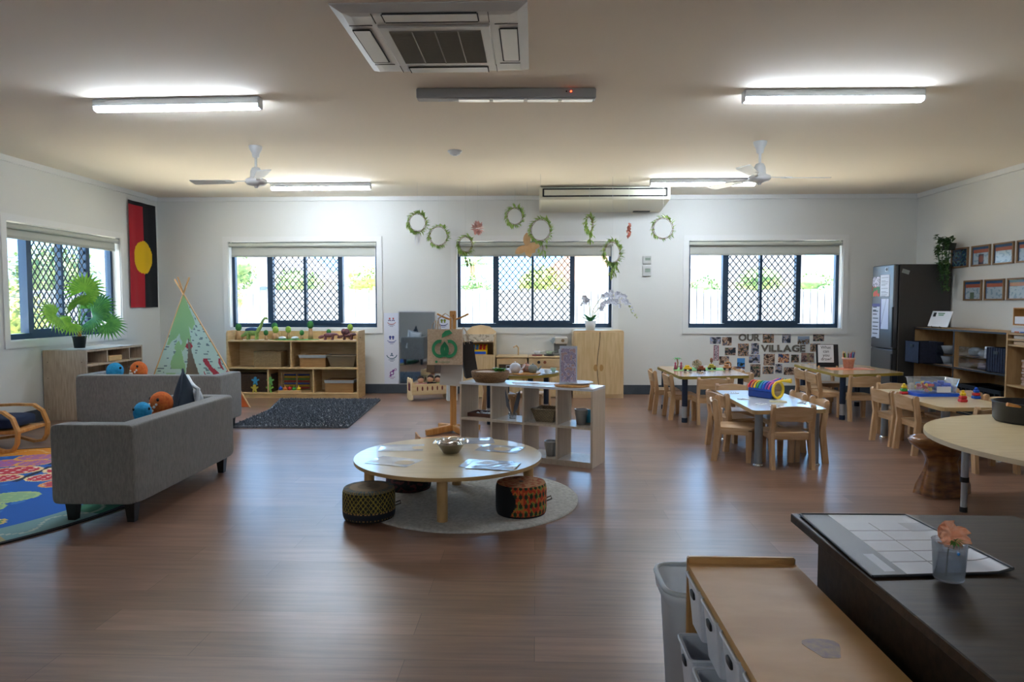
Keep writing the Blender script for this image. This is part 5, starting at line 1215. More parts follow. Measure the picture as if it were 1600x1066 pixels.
for k, (n_, c) in enumerate(pc):
    a = k*2.4; q = .035; t = thing('pencil', '%s pencil standing in the terracotta pot' % n_, 'pencil', (3.62+q*cos(a), 8.12+q*sin(a), .51), 0, 'pencils in the pot')
    MB().tube([(0, 0, 0), (.025*cos(a), .025*sin(a), .15+.01*(k % 3))], .007, 6).build('shaft', mat('pencil_%d' % k, c, .4), t); MB().tube([(.025*cos(a), .025*sin(a), .15+.01*(k % 3)), (.029*cos(a), .029*sin(a), .175+.01*(k % 3))], [.007, .001], 6).build('tip', BIRCH, t)
# blocks tub
t = thing('storage_tub', 'clear plastic tub with blue lid base full of blocks', 'tub', (3.47, 6.16, .44), radians(2))
MB().prism(rpoly([(-.19, -.12), (.19, -.12), (.19, .12), (-.19, .12)], .03), 0, .025).build('lid', mat('lid_blue', '1a5ad0', .35), t)
a = rpoly([(-.155, -.1), (.155, -.1), (.155, .1), (-.155, .1)], .03); b_ = rpoly([(-.175, -.115), (.175, -.115), (.175, .115), (-.175, .115)], .03)
n = len(a); mb = MB(); mb.add([(p[0], p[1], .027) for p in a]+[(p[0], p[1], .145) for p in b_]+[(p[0]*1.06, p[1]*1.06, .15) for p in b_], [(l*n+i, l*n+(i+1) % n, (l+1)*n+(i+1) % n, (l+1)*n+i) for l in range(2) for i in range(n)], True)
mb.build('tub_body', glassmat('tub_plastic', (.85, .92, .97), .1, .05, .18), t)
blkc = [YEL, BLU, RED, mat('blk_pink', 'd88a98', .5), GRN, mat('blk_cyan', '3a9ac0', .5)]
for k in range(46):
    x, y, z = R.uniform(-.125, .125), R.uniform(-.075, .075), .045+R.uniform(0, .065)
    o = MB().box((x, y, z), (.05, .03, .025), RZ(R.uniform(0, 3)) @ RX(R.uniform(-.5, .5)), b=.004).build('block', blkc[k % 6 if x < 0 else (1 if k % 3 else 5)], t)
MB().box((.03, -.118, .062), (.12, .003, .05)).build('label', WHITEP, t)
def stack(x, y, cols, l):
    t = thing('stacking_toy', l, 'toy', (x, y, .44), 0, 'small stacking toys'); z = 0
    for k, c in enumerate(cols): r_ = (.032, .028, .022)[k]; MB().box((0, 0, z+.013), (r_*1.8, r_*1.6, .024), b=.006).build('stack_block', c, t); z += .026
    MB().sell((0, 0, z+.008), (.014, .014, .012), nu=12, nv=8).build('knob', cols[-1], t)
stack(3.25, 6.2, (RED, GRN, YEL), 'red green and yellow stacking toy left of the clear tub')
stack(3.47, 5.72, (RED, RED, YEL), 'red stacking toy with yellow top in front of tub')
stack(3.70, 5.92, (BLU, RED, BLU), 'blue and red stacking toy at the right table edge')
# pot on round table
t = thing('black_pot', 'wide black pot on the round table at the right edge', 'pot', (3.09, 4.40, .5))
MB().lathe([(0, 0), (.185, 0), (.2, .02), (.205, .12), (.212, .125), (.198, .127), (.192, .02), (.18, .012), (0, .012)], 48).build('pot_body', mat('pot_black', '121417', .35), t)
mb = MB(); mb.tube([(-.23, -.12, .128), (-.13, -.13, .11), (0, .02, .03)], [.012, .006, .006], 8)
solo(mb, 'wooden_spoon', PINE, 'wooden spoon resting on the rim of the black pot', 'spoon', (3.09, 4.40, .5))
# tea set
t = thing('round_tray', 'round wooden tray under the toy tea set', 'tray', (-.13, 7.02, .53)); MB().lathe([(0, 0), (.18, 0), (.19, .008), (.19, .014), (.175, .01), (0, .01)], 36).build('tray', PINE, t)
def pot_(x, y, c, l, r_=.045):
    t = thing('toy_teapot', l, 'toy teapot', (x, y, .541), 0, 'toy tea set pots'); MB().lathe([(0, 0), (r_*.6, 0), (r_, r_*.7), (r_*.85, r_*1.3), (r_*.45, r_*1.6), (0, r_*1.65)], 20).build('pot_body', c, t)
    MB().sell((0, 0, r_*1.75), (.009, .009, .009), nu=10, nv=6).build('lid_knob', c, t); MB().tube([(r_*.9, 0, r_*.5), (r_*1.4, 0, r_*.9), (r_*1.7, 0, r_*1.4)], [.012, .008, .006], 8).build('spout', c, t)
    MB().tube([(-r_*.85, 0, r_*1.2), (-r_*1.5, 0, r_*1.2), (-r_*1.5, 0, r_*.5), (-r_*.9, 0, r_*.4)], .004, 6).build('handle', c, t)
pot_(-.2, 7.0, mat('tea_white', 'd5d6dc', .3), 'white toy teapot at left on the round tray', .06); pot_(-.02, 7.0, mat('tea_grey', '8a938c', .4), 'grey green toy teapot at right on the round tray', .05); pot_(-.09, 7.1, mat('tea_terra', 'b8806a', .5), 'terracotta toy teapot at the back of the round tray', .05)
for x, y, l in ((.12, 6.98, 'white toy cup with saucer at the right table edge'), (.19, 7.12, 'pale green toy cup at the far right of the tea table'), (-.4, 7.1, 'white toy cup with saucer at the left of tea table')):
    t = thing('toy_cup', l, 'cup', (x, y, .53), 0, 'toy cups on the tea table'); m_ = mat('cup_green', '9ab8a0', .4) if 'green' in l else WHITE
    MB().lathe([(0, 0), (.05, .004), (.055, .008), (0, .006)], 20).build('saucer', WHITE, t); MB().lathe([(0, .008), (.018, .008), (.032, .05), (.029, .05), (.016, .012), (0, .012)], 18).build('cup_body', m_, t)
# stump stools
def stump(x, y, s, l, rz=0):
    t = thing('log_stool', l, 'stool', (x, y, 0), rz, 'carved log stools')
    mb = MB(); n = 40; prof = [(.16, 0), (.15, .06), (.115, .15), (.1, .22), (.13, .28), (.19, .33), (.2, .36), (.17, .375)]
    vs = []; F = []
    for j, (r_, z) in enumerate(prof):
        for k in range(n):
            a = 2*pi*k/n; q = r_*s*(1+.16*sin(2*a+.6+z*3)+.1*sin(5*a+z*9)+.04*sin(11*a)); vs.append((q*cos(a), q*.75*sin(a), z*s))
    for j in range(len(prof)-1):
        for k in range(n): F.append((j*n+k, j*n+(k+1) % n, (j+1)*n+(k+1) % n, (j+1)*n+k))
    mb.add(vs, F, True); mb.add(vs[-n:], [tuple(range(n))]); mb.add(vs[:n], [tuple(reversed(range(n)))])
    mb.build('carved_log', mat('log_wood', '5a3418', .35, 'a06a34', (5, 5, 14), 2, bump=.3, coat=.3), t); return t
stump(2.66, 4.56, 1.0, 'carved dark log stool under the left of round table')
stump(3.18, 4.2, 1.0, 'carved dark log stool farther right under the round table', 1)

# ---------------------------------------------------------------- photo wall
XZB = Matrix(((1, 0, 0, 0), (0, 0, 1, 0), (0, 1, 0, 0), (0, 0, 0, 1)))
def wpos(px, py):    # zoom pixel of the wall area to wall plane metres
    X = 990+px/3.949; Y = 350+py/3.949
    return (1.438+(X-1000)*.00863*.995, .02+(616-Y)*.00871)
LET = mat('letter_grey', '6a645a', .7)
def letters(word, x0, x1, z0, z1):
    vs, fs = text_mb(word, 1.0, .0); W_ = max(v[0] for v in vs)
    adv = 0; xs = []
    for ch in word:
        v2, _ = text_mb(ch, 1, 0); a, b_ = min(v[0] for v in v2), max(v[0] for v in v2); xs.append((adv, a, b_)); adv += (b_-a)+.12
    s = (x1-x0)/(adv-.12)
    for ch, (ad, a, b_) in zip(word, xs):
        v2, f2 = text_mb(ch, 1, .02, .035); za, zb = min(v[1] for v in v2), max(v[1] for v in v2); mb = MB()
        mb.add([((v[0]-a)*s, -(v[2]+.02)*.2-.001, (v[1]-za)/(zb-za)*(z1-z0)) for v in v2], f2)
        solo(mb, 'wall_letter', LET, 'grey letter %s of the word %s on the photo wall' % (ch, word), 'letter', (x0+ad*s, 9.5, z0), 0, 'letters of our village')
a = wpos(648, 727); b_ = wpos(775, 683); letters('OUR', a[0], b_[0], a[1], b_[1])
a = wpos(788, 793); b_ = wpos(1055, 750)
# two letter L share the word; label the second apart below
letters('VILLAGE', a[0], b_[0], a[1], b_[1])
ll = [o for o in COL.objects if o.name.startswith('wall_letter') and ' L of' in o.get('label', '')]
ll.sort(key=lambda o: o.location.x)
ll[0]['label'] = 'first grey letter L of the word VILLAGE on the photo wall'; ll[1]['label'] = 'second grey letter L of the word VILLAGE, before the A'
PH = [(470, 703, 538, 745), (545, 703, 604, 755), (563, 768, 630, 815), (643, 743, 710, 820), (725, 740, 773, 807), (528, 822, 590, 874), (640, 833, 688, 902), (795, 680, 864, 738), (915, 676, 967, 738), (1010, 697, 1082, 746), (1104, 685, 1172, 727), (1088, 742, 1150, 792), (712, 812, 780, 862), (803, 806, 872, 877), (893, 806, 960, 860), (973, 810, 1020, 858), (1034, 800, 1112, 857), (1127, 812, 1165, 855), (722, 870, 785, 950), (798, 884, 865, 930), (876, 868, 918, 925), (929, 888, 1000, 935), (494, 753, 525, 848), (590, 884, 640, 925)]
WHERE = ['at the far top left corner', 'second from the left in the top row', 'below the second top left photo', 'directly below the letter O', 'left of the letter V', 'low at the left, right of the striped strip', 'of a blue sky group, low left of centre', 'right of the letter R', 'upright one above the letters A and G', 'landscape one above the letter E', 'at the top right corner behind sign', 'right of the letter E', 'below and left of the letter V', 'tall one under the letter I', 'orange toned one under the letters L', 'small one under the letter A', 'pinkish one under the letter E', 'partly behind the black sign', 'tallest in the bottom row, left', 'second in the bottom row from the tall one', 'narrow pale one in the bottom row', 'dark landscape one at the bottom right', 'narrow upright strip at far left', 'lowest left, behind the table edge']
PALS = [('2a3040', '6a7080', 'b8a8a0', '8a9ac0'), ('3a2c28', '9a7a68', 'c0a890', '5a5a68'), ('26303a', '7a6a60', 'b09080', '445a40'), ('3a3a30', 'b08868', '5a6a78', 'c8a080')]
for k, (q, wh) in enumerate(zip(PH, WHERE)):
    a = wpos(q[0], q[3]); b_ = wpos(q[2], q[1]); w_, h_ = b_[0]-a[0], b_[1]-a[1]; pal = PALS[k % 4]
    if k == 6: pal = ('1a2a20', '3a80c8', '4a90d0', '6a4030')
    if k == 9: pal = ('4a3a2c', '7a6a50', '8a9ab0', '8a6a50')
    if k == 14: pal = ('2a4a78', 'c87a48', 'd8b898', '6a3a2c')
    if k == 16: pal = ('5a4a4a', 'a07a78', '8a8a60', 'b08a80')
    def cf(u, v, k=k, pal=pal, w_=w_, h_=h_):
        if k == 22: return 'a04a5a' if (v*9) % 1 < .2 or u < .12 or u > .88 else ('3a3040' if nz(u*8, v*20) > .1 else 'd0c0c8')
        n_ = nz(u*w_*22+k*3.1, v*h_*22, k*1.7)+.5*nz(u*w_*60, v*h_*60, k); i = 0 if n_ < -.18 else 1 if n_ < .05 else 2 if n_ < .3 else 3
        if k in (6, 9) and v > .6: i = 2
        return pal[i]
    mb = MB(); mb.sheet(lambda u, v: (u*w_, -.0025, v*h_), 22, 18, cf, False)
    mb.box((w_/2, -.001, h_/2), (w_, .002, h_), col='c9c9c9')
    solo(mb, 'photo_print', paintmat(.35), 'photo print %s of the photo wall' % wh, 'photo', (a[0], 9.5, a[1]), 0, 'photo prints under the window')
# ---------------------------------------------------------------- fridge and right wall
FRM = mat('fridge_steel', '6f7072', .38, metal=.75); FRS = mat('fridge_side', '3a3835', .5)
ft = thing('refrigerator', 'tall grey fridge freezer with papers in the right corner', 'fridge', (4.73, 8.93, 0))
MB().box((.03, 0, .87), (.62, .54, 1.70), b=.006).build('cabinet', FRS, ft)
MB().box((-.32, 0, 1.20), (.06, .54, 1.04), b=.01).build('upper_door', FRM, ft); MB().box((-.32, 0, .36), (.06, .54, .62), b=.01).build('lower_door', FRM, ft)
MB().box((-.345, -.255, .95), (.02, .03, .5), b=.006).build('handle', BLACK, ft); MB().box((-.345, -.255, .45), (.02, .03, .35), b=.006).build('handle', BLACK, ft)
YZN = Matrix(((0, 0, -1, 0), (-1, 0, 0, 0), (0, 1, 0, 0), (0, 0, 0, 1)))
def fpaper(y0, y1, z0, z1, cf, l):
    mb = MB(); mb.sheet(lambda u, v: (-.0025, -u*(y1-y0), v*(z1-z0)), 26, 34, cf, False); mb.box((-.001, -(y1-y0)/2, (z1-z0)/2), (.0015, (y1-y0), (z1-z0)), col='c8c8cc')
    solo(mb, 'fridge_paper', paintmat(.5), l, 'paper', (4.3785, y1, z0), 0, 'papers on the fridge door')
def ln(s=14, ink='8a8e9a', base='c9ccd6'): return lambda u, v: ink if (v*s) % 1 < .3 and .1 < u < .55+.35*sin(v*31)**2 else base
fpaper(9.0, 9.19, 1.33, 1.58, lambda u, v: ('c04a3a' if nz(u*4, v*4, 2) > 0 else '3a7a4a') if v < .5 else ('3a3a48' if nz(u*14, v*14) > .15 else 'c9c4d2'), 'colourful picture sheet at upper left of the fridge door')
fpaper(8.76, 8.98, 1.33, 1.6, ln(), 'white text sheets at upper right of the fridge door')
fpaper(8.98, 9.18, .8, 1.24, lambda u, v: '4a4a88' if v > .9 else ln(9, '4a4e58')(u, v), 'white list with blue heading at left of fridge door')
fpaper(8.76, 8.96, .92, 1.3, lambda u, v: '5a5a9a' if u < .06 else ('9a9eb0' if abs(u-v*.7) < .04 else 'c9cee0'), 'white drawing sheet in the middle of the fridge door')
fpaper(8.8, 8.87, 1.64, 1.69, lambda u, v: '1a1a1c' if (u-.5)**2+(v-.5)**2 < .16 else 'b9bcc0', 'small round black and white magnet at the fridge top')
FS = mat('shelf_wood', 'b08a58', .5, 'bf9a68', (14, 3, 3), 2)
rs = thing('storage_shelf', 'long wood storage shelf with black edges at right wall', 'shelf', (4.61, 7.76, 0)); L, D, Hs = 1.68, .46, .955
BE = mat('black_edge', '1c1a19', .5)
for y, nme in ((-L/2+.009, 'side_panel'), (L/2-.009, 'side_panel'), (.03, 'divider')): o = MB().box((D/2, y, Hs/2), (D, .018, Hs-.02)).build(nme, FS, rs); MB().box((-.0015, y, Hs/2), (.003, .019, Hs)).build('edge_strip', BE, o)
for z, nme in ((Hs-.01, 'top'), (.535, 'shelf_board'), (.06, 'shelf_board')): o = MB().box((D/2, 0, z), (D, L-.02 if nme != 'top' else L, .018)).build(nme, FS, rs); MB().box((-.0016, 0, z), (.003, L, .019)).build('edge_strip', BE, o)
MB().box((D-.005, 0, Hs/2), (.01, L-.03, Hs-.03)).build('back_panel', FS, rs)
t = thing('display_board', 'white information board on a wire easel on the shelf', 'sign', (4.68, 8.24, .955)); 
MB().box((.03, 0, .105), (.008, .4, .19), RY(radians(18)), b=.001).build('board', WHITEP, t)
MB().box((.0405, .13, .155), (.003, .05, .05), RY(radians(18))).build('print', BLACK, t)
mb = MB()
for k, (w_, z) in enumerate(((.13, .17), (.1, .15))): mb.box((.0245+.02*(z-.1)/.07, .0, z), (.002, w_, .01), RY(radians(18)))
mb.build('lettering', mat('green_ink', '3a8a4a', .6), t)
mb = MB()
for y in (-.08, .08): mb.tube([(-.02, y, .025), (-.02, y, .004), (.09, y, .004), (.05, y, .16)], .003, 6)
mb.build('wire_easel', BLACK, t)
NB = mat('navy_fabric_box', '171b2d', .8, '20263c', (40, 40, 40), 1)
def cube(loc, sx, sy, sz, l, strip=False):
    t = thing('fabric_box', l, 'storage box', loc, 0, 'navy storage boxes in the long shelf')
    mb = MB(); w_ = .008
    mb.box((0, 0, w_/2), (sx, sy, w_)); 
    for s in (-1, 1): mb.box((s*(sx-w_)/2, 0, sz/2), (w_, sy, sz)); mb.box((0, s*(sy-w_)/2, sz/2), (sx, w_, sz))
    if strip:
        for k in range(8): mb.box((-sx/2-.002, -sy/2+(k+.5)*sy/8, sz/2), (.005, .008, sz))
    mb.build('box_body', NB, t); MB().box((-sx/2-.004, 0, sz-.05), (.006, .07, .03)).build('handle_slot', BLACK, t)
cube((4.58, 8.32, .545), .28, .3, .25, 'navy fabric box sticking out at the far end of shelf'); cube((4.8, 7.1, .545), .36, .3, .25, 'blue ribbed fabric box at the near end of the shelf', True)
TRY = glassmat('acrylic_tray', (.93, .95, .97), .03, .05, .0)
def tray(loc, sy, l, n_, m_, kind):
    t = thing('acrylic_tray', l, 'clear tray', loc, 0, 'clear stacked trays in the long shelf'); mb = MB(); sx, sz = .34, .11
    mb.box((0, 0, .003), (sx, sy, .006)); mb.box((-sx/2, 0, sz/2), (.005, sy, sz)); mb.box((sx/2, 0, sz/2), (.005, sy, sz))
    for s in (-1, 1): mb.box((0, s*sy/2, sz/2), (sx, .005, sz))
    mb.build('tray_body', TRY, t)
    for k in range(n_):
        y = -sy/2+sy*(k+.5)/n_
        if kind: solo(MB().lathe([(0, 0), (.04, 0), (.072, .085), (.069, .085), (.038, .006), (0, .006)], 22), 'plastic_bowl', WHITE, '%s bowl in the %s tray' % (('left white', 'right white')[k % 2], m_), 'bowl', (loc[0]-.085+.155*k, loc[1]+.09-.03*k, loc[2]+.008), 0, 'white bowls in the clear trays')
    return t
tray((4.8, 7.98, .665), .34, 'upper clear tray of white bowls in the left bay', 2, 'upper clear', 1); tray((4.8, 7.98, .545), .34, 'lower clear tray of white bowls in the left bay', 2, 'lower clear', 1)
tray((4.8, 7.5, .665), .46, 'upper clear tray with wrapped items in the right bay', 0, '', 0); tray((4.8, 7.5, .545), .46, 'lower clear tray with folded papers in the right bay', 0, '', 0)
for y, s_, l in ((7.62, .06, 'crumpled pale plastic bag in the upper right clear tray'), (7.48, .045, 'smaller crumpled plastic bag beside it in the upper tray')):
    solo(MB().sell((0, 0, s_*.8), (s_, s_*1.3, s_*.8), .8, 1.2, 20, 12), 'plastic_bag', mat('pale_plastic', '8f979f', .3), l, 'plastic bag', (4.74, y, .673), .3, 'plastic bags in the tray')
solo(MB().prism([(-.05, 0), (.05, 0), (.035, .12), (-.035, .12)], -.03, .03, YZ), 'paper_bag', WHITEP, 'small white folded paper bag in the upper tray', 'paper bag', (4.7, 7.32, .673))
mb = MB()
for k in range(4): mb.box((0, .004*k, .008+.015*k), (.18, .14-.012*k, .012))
solo(mb, 'folded_cloth', mat('lilac_cloth', '8a8298', .9), 'stack of folded lilac cloths in the lower right tray', 'cloth', (4.76, 7.4, .553))
def crate(y, w_, l):
    t = thing('plastic_crate', l, 'crate', (4.8, y, .07), 0, 'black crates on the bottom shelf'); mb = MB(); sx, sz = .34, .3
    mb.box((0, 0, .005), (sx, w_, .01)); mb.box((sx/2, 0, sz/2), (.008, w_, sz)); 
    for s in (-1, 1): mb.box((0, s*w_/2, sz/2), (sx, .008, sz))
    mb.box((-sx/2, 0, .09), (.008, w_, .18)); mb.box((-sx/2, 0, sz-.02), (.01, w_, .04)); 
    for k in range(5): mb.box((-sx/2, -w_/2+w_*k/4, .22), (.008, .018, .1))
    mb.build('crate_body', BLACK, t)
crate(7.58, .32, 'black slotted crate at left of the lower right bay'); crate(7.2, .34, 'black slotted crate at the right of the lower right bay')
crate(8.15, .6, 'wide black crate in the lower left bay of the long shelf')
r2 = thing('craft_cabinet', 'wooden craft shelf cut by the right edge of photo', 'shelf', (4.56, 6.45, 0)); 
for y in (-.41, .41): MB().box((.24, y, .48), (.48, .02, .96)).build('side_panel', FS, r2)
for z, nme in ((.95, 'top'), (.895, 'shelf_board'), (.84, 'shelf_board'), (.45, 'shelf_board'), (.06, 'shelf_board')): MB().box((.24, 0, z), (.47, .8, .018)).build(nme, FS, r2)
MB().box((.47, 0, .48), (.01, .8, .94)).build('back_panel', FS, r2)
for z, c, l in ((.905, 'b9b4a8', 'upper slot of paper sheets in the craft shelf'), (.85, 'c4a888', 'lower slot of paper sheets in the craft shelf')): solo(MB().box((.22, 0, .014), (.42, .7, .028)), 'paper_stack', mat('ps'+c, c, .8), l, 'paper stack', (4.575, 6.45, z), 0, 'paper stacks in the craft shelf')
mb = MB()
for k in range(9): mb.box((0, 0, .012+k*.028), (.2, .22-(k % 2)*.02, .02), RZ(.05*(k % 3)))
solo(mb, 'craft_stack', mat('craft_pale', 'c9b8a8', .8, 'a86a58', (1, 1, 40), 2), 'tall pile of pale craft sheets in the middle of craft shelf', 'paper pile', (4.72, 6.62, .46))
solo(MB().box((.0, 0, .1), (.24, .3, .2), b=.01), 'wire_box', mat('wire_grey', '7a7d7c', .6, '4a4d4c', (60, 60, 60), 1), 'grey wire box on the bottom shelf of craft shelf', 'box', (4.74, 6.6, .07))
t = thing('desk_organiser', 'small wooden organiser box on top of the craft shelf', 'organiser', (4.62, 6.62, 1.03))
MB().box((.15, 0, .005), (.3, .5, .01)).box((.15, 0, .165), (.3, .5, .01)).box((.15, .25, .085), (.3, .01, .17)).box((.15, -.25, .085), (.3, .01, .17)).box((.295, 0, .085), (.01, .5, .17)).build('box_body', PINE, t)
MB().box((.06, 0, .05), (.12, .46, .07)).build('paper_stack', WHITEP, t)
mb = MB(); mb.box((.12, 0, .022), (.25, .56, .044), col='c9cdd8')
for k in range(6): mb.box((-.007, -.2+k*.08, .006), (.004, .06, .01), col=('d8a838', '4a6ac0', 'c86a38')[k % 3])
solo(mb, 'paper_stack', paintmat(.7), 'stack of white papers with coloured edge under the organiser', 'paper stack', (4.63, 6.62, .9605))
# stickers
mb = MB(); mb.box((0, -.001, 0), (.09, .002, .05), RY(.3), col='9aa09c'); solo(mb, 'sticker', paintmat(.7), 'small pale sticker near the top of the fridge side', 'sticker', (4.52, 8.66, 1.63))
# frames
def frame(y, z, l, k):
    t = thing('picture_frame', l, 'picture frame', (5.09, y, z), 0, 'wooden picture frames on the right wall'); w_, h_ = .33, .235; WD = mat('frame_wood', '8a6a48', .5)
    mb = MB()
    for s in (-1, 1): mb.box((-.01, s*(w_/2-.009), 0), (.02, .018, h_)); mb.box((-.01, 0, s*(h_/2-.009)), (.02, w_-.03, .018))
    mb.build('frame_border', WD, t)
    def cf(u, v):
        if k == 0: return '2a4a68' if nz(u*6, v*6, k) > 0 else ('4a7a80' if nz(u*9, v*9, 4) > 0 else '1a2a3a')
        if v > .86 or u < .05 or u > .95: return '3a5a80'
        if v > .66: return 'a8604a'
        if k == 1 and .35 < u < .68 and v < .58: return '4a3a44' if ((u-.51)/.13)**2+((v-.3)/.2)**2 > 1 else '8a4a3a'
        if k == 3 and abs(u-.45) < .12 and v < .4: return '6a7a68'
        return '8aa0b0' if nz(u*7, v*7, k) > .2 else 'a9b8c4'
    MB().sheet(lambda u, v: (-.008, -(u-.5)*(w_-.03), (v-.5)*(h_-.03)), 36, 26, cf, False).build('picture', paintmat(.15), t)
for y, z, l, k in ((8.53, 1.787, 'framed dark blue picture, first in the upper row', 0), (8.135, 1.787, 'framed picture with dark square, second in the upper row', 1), (7.75, 1.785, 'framed pale certificate, third in the upper row', 2), (7.37, 1.785, 'framed pale certificate cut by right edge, upper row', 4),
    (8.26, 1.393, 'framed picture with a small plant, first in lower row', 3), (7.88, 1.393, 'framed pale certificate, second in the lower row', 5), (7.5, 1.393, 'framed pale certificate, third in the lower row', 6), (7.12, 1.393, 'framed pale certificate at the right end of lower row', 7)): frame(y, z, l, k)
# hanging ivy
t = thing('hanging_ivy', 'trailing green ivy hanging on the right wall beside the fridge', 'hanging plant', (4.96, 8.54, 1.9))
MB().lathe([(0, -.02), (.06, -.02), (.075, .06), (.07, .06), (.055, -.01), (0, -.01)], 20).build('wall_pot', mat('ivy_pot', '2c3428', .7), t)
mb = MB(); st_ = MB()
for k in range(16):
    a = R.uniform(-2.6, 2.6)+pi; L_ = R.uniform(.2, .6) if k > 4 else .0; P = [Vector((0, 0, .04)), Vector((.07*cos(a), .09*sin(a), .09+R.uniform(0, .05)))]
    if L_: P += [Vector((.10*cos(a)-.02, .11*sin(a), .0)), Vector((.07*cos(a)-.02, .09*sin(a), -L_*.5)), Vector((.05*cos(a)-.02, .07*sin(a)-.03, -L_))]
    else: P += [Vector((.1*cos(a), .2*sin(a), .13+R.uniform(-.05, .05)))]
    for p in P: p.x = min(p.x, .08)
    st_.tube(P, .003, 5)
    for j in range(26 if L_ else 12):
        u = R.random()*(len(P)-1); i = min(int(u), len(P)-2); q = P[i].lerp(P[i+1], u-i); d = Vector((R.uniform(-1, .2), R.uniform(-1, 1), R.uniform(-.6, .5))); mb.leaf(q, d, .06, .045)
st_.build('stems', DKLEAF, t); mb.build('leaves', mat('ivy_leaf', '2c4a28', .5, '4f7038', (12, 12, 12), 2), t)
# ---------------------------------------------------------------- hanging wreaths and flowers
TW_ = mat('twig', '7a5a38', .8)
def wreath(x, y, z, r, yaw, l, dens=60, extra=0, seed=1):
    rr = random.Random(seed); t = thing('hanging_wreath', l, 'wreath', (x, y, z), yaw, 'green leaf wreaths hanging from the ceiling')
    tw = MB()
    for k in range(3): tw.tube([((r+.010*sin(a*3+k*2))*cos(a), .008*cos(a*3+k*2), (r+.008*sin(a*3+k*2))*sin(a)*1.05) for a in [i*pi/16 for i in range(32)]], .0022, 5, closed=True)
    tw.build('twig_ring', TW_, t)
    mb = MB()
    for j in range(int(dens*1.3)):
        a = rr.uniform(0, 6.28); q = Vector((r*cos(a), rr.uniform(-.015, .015), r*1.05*sin(a))); d = Vector((cos(a+rr.uniform(.2, 1.6)), rr.uniform(-.8, .8), sin(a+rr.uniform(.2, 1.6)))); mb.leaf(q, d, rr.uniform(.045, .08), .03)
    for j in range(extra):
        q = Vector((rr.uniform(-.2, .6)*r, rr.uniform(-.02, .02), -r-rr.uniform(0, .16))); mb.leaf(q, (rr.uniform(-1, 1), rr.uniform(-.5, .5), rr.uniform(-1, .2)), .065, .03)
    if extra: tw2 = MB().tube([(0, 0, -r), (.03, 0, -r-.08), (.02, 0, -r-.16)], .003, 5).build('trailing_twig', TW_, t)
    mb.build('leaves', LEAFG, t)
    MB().cyl((0, 0, r*1.05), (0, 0, H-z-.002), .0012, n=5, caps=False).build('string', STRING, t)
for a in ((-1.42, 8.4, 2.215, .1, .2, 'leaf wreath farthest left with white feathers below', 110, 0, 1), (-1.29, 9.3, 2.14, .12, -.1, 'open leaf wreath second from left, thin at the top', 80, 0, 2), (-.83, 8.31, 1.945, .085, .5, 'leaf wreath hanging over the left corner of middle window', 80, 12, 3),
          (-.26, 8.92, 2.35, .1, .1, 'small leaf wreath hanging highest above the middle window', 90, 0, 4), (.06, 7.93, 2.07, .115, -.3, 'large leaf wreath right of the orange hanging flower', 90, 14, 5), (.655, 8.49, 2.2, .085, 1.0, 'thin pale wreath with a trailing twig below wall air conditioner', 60, 16, 6),
          (.89, 8.09, 1.83, .115, .6, 'long trailing wreath over the right corner of middle window', 110, 34, 7), (1.505, 8.3, 2.125, .115, 0, 'thin open wreath farthest right above wall controllers', 44, 0, 8)): wreath(*a)
t = thing('hanging_feather', 'white feathers hanging below the leftmost wreath', 'feathers', (-1.42, 8.4, 2.1))
for s in (-1, 1): MB().add([(0, 0, .0), (s*.012-.02, .004*s, -.06), (s*.02-.014, .004*s, -.13), (s*.01-.01, .004*s, -.17), (s*.03+.008, .004*s, -.1), (s*.02+.01, 0, -.03)], [(0, 1, 2, 3, 4, 5)]).build('feather_vane', WHITE, t)
def paperflower(x, y, z, m, l, kind):
    t = thing('paper_flower', l, 'paper flower', (x, y, z), 0, 'paper flowers hanging from the ceiling'); mb = MB(); rr = random.Random(int(z*100))
    if kind == 0:
        for j in range(46):
            a = rr.uniform(0, 6.28); e = rr.uniform(-1.4, 1.4); d = Vector((cos(a)*cos(e), sin(a)*cos(e), sin(e))); mb.leaf(d*.02, d+Vector((rr.uniform(-.4, .4),)*3), .08, .06, droop=-.1)
    elif kind == 1:
        for (dx, dz, L_) in ((0, 1, .16), (-.85, -.55, .17), (.85, -.0, .16), (.25, -.9, .15), (.7, -.55, .13)):
            d = Vector((dx, 0, dz)).normalized(); s_ = Vector((d.z, 0, -d.x)); n_ = 8
            P = [Vector(d*L_*i/n_+s_*.045*sin(pi*min(1, (i/n_)*.95+.05))**.7) for i in range(n_+1)]+[Vector(d*L_*i/n_-s_*.045*sin(pi*min(1, (i/n_)*.95+.05))**.7) for i in range(n_, -1, -1)]
            for p in P: p.y = -.02*p.length/.1+.3*p.x*p.z
            mb.add(P, [tuple(range(len(P)))])
    else:
        for j in range(12): mb.leaf((rr.uniform(-.01, .01), 0, .06-.012*j), (rr.uniform(-.5, .5), rr.uniform(-1, 1), -1), .06, .04)
    mb.build('petals', m, t); MB().cyl((0, 0, .05), (0, 0, H-z-.002), .0012, n=5, caps=False).build('string', STRING, t)
paperflower(-.71, 8.62, 2.17, mat('petal_pink', 'c9958f', .8, 'd8aaa4', (20, 20, 20), 2), 'round pink paper flower between the hanging wreaths', 0)
paperflower(-.1, 8.4, 1.93, mat('petal_orange', 'd8ad7c', .8, 'e0ba8c', (9, 9, 9), 2), 'large pale orange paper flower with wide petals', 1)
paperflower(1.075, 8.08, 2.11, mat('petal_rose', 'c47a6a', .8), 'narrow rose paper flower near the wall air conditioner', 2)

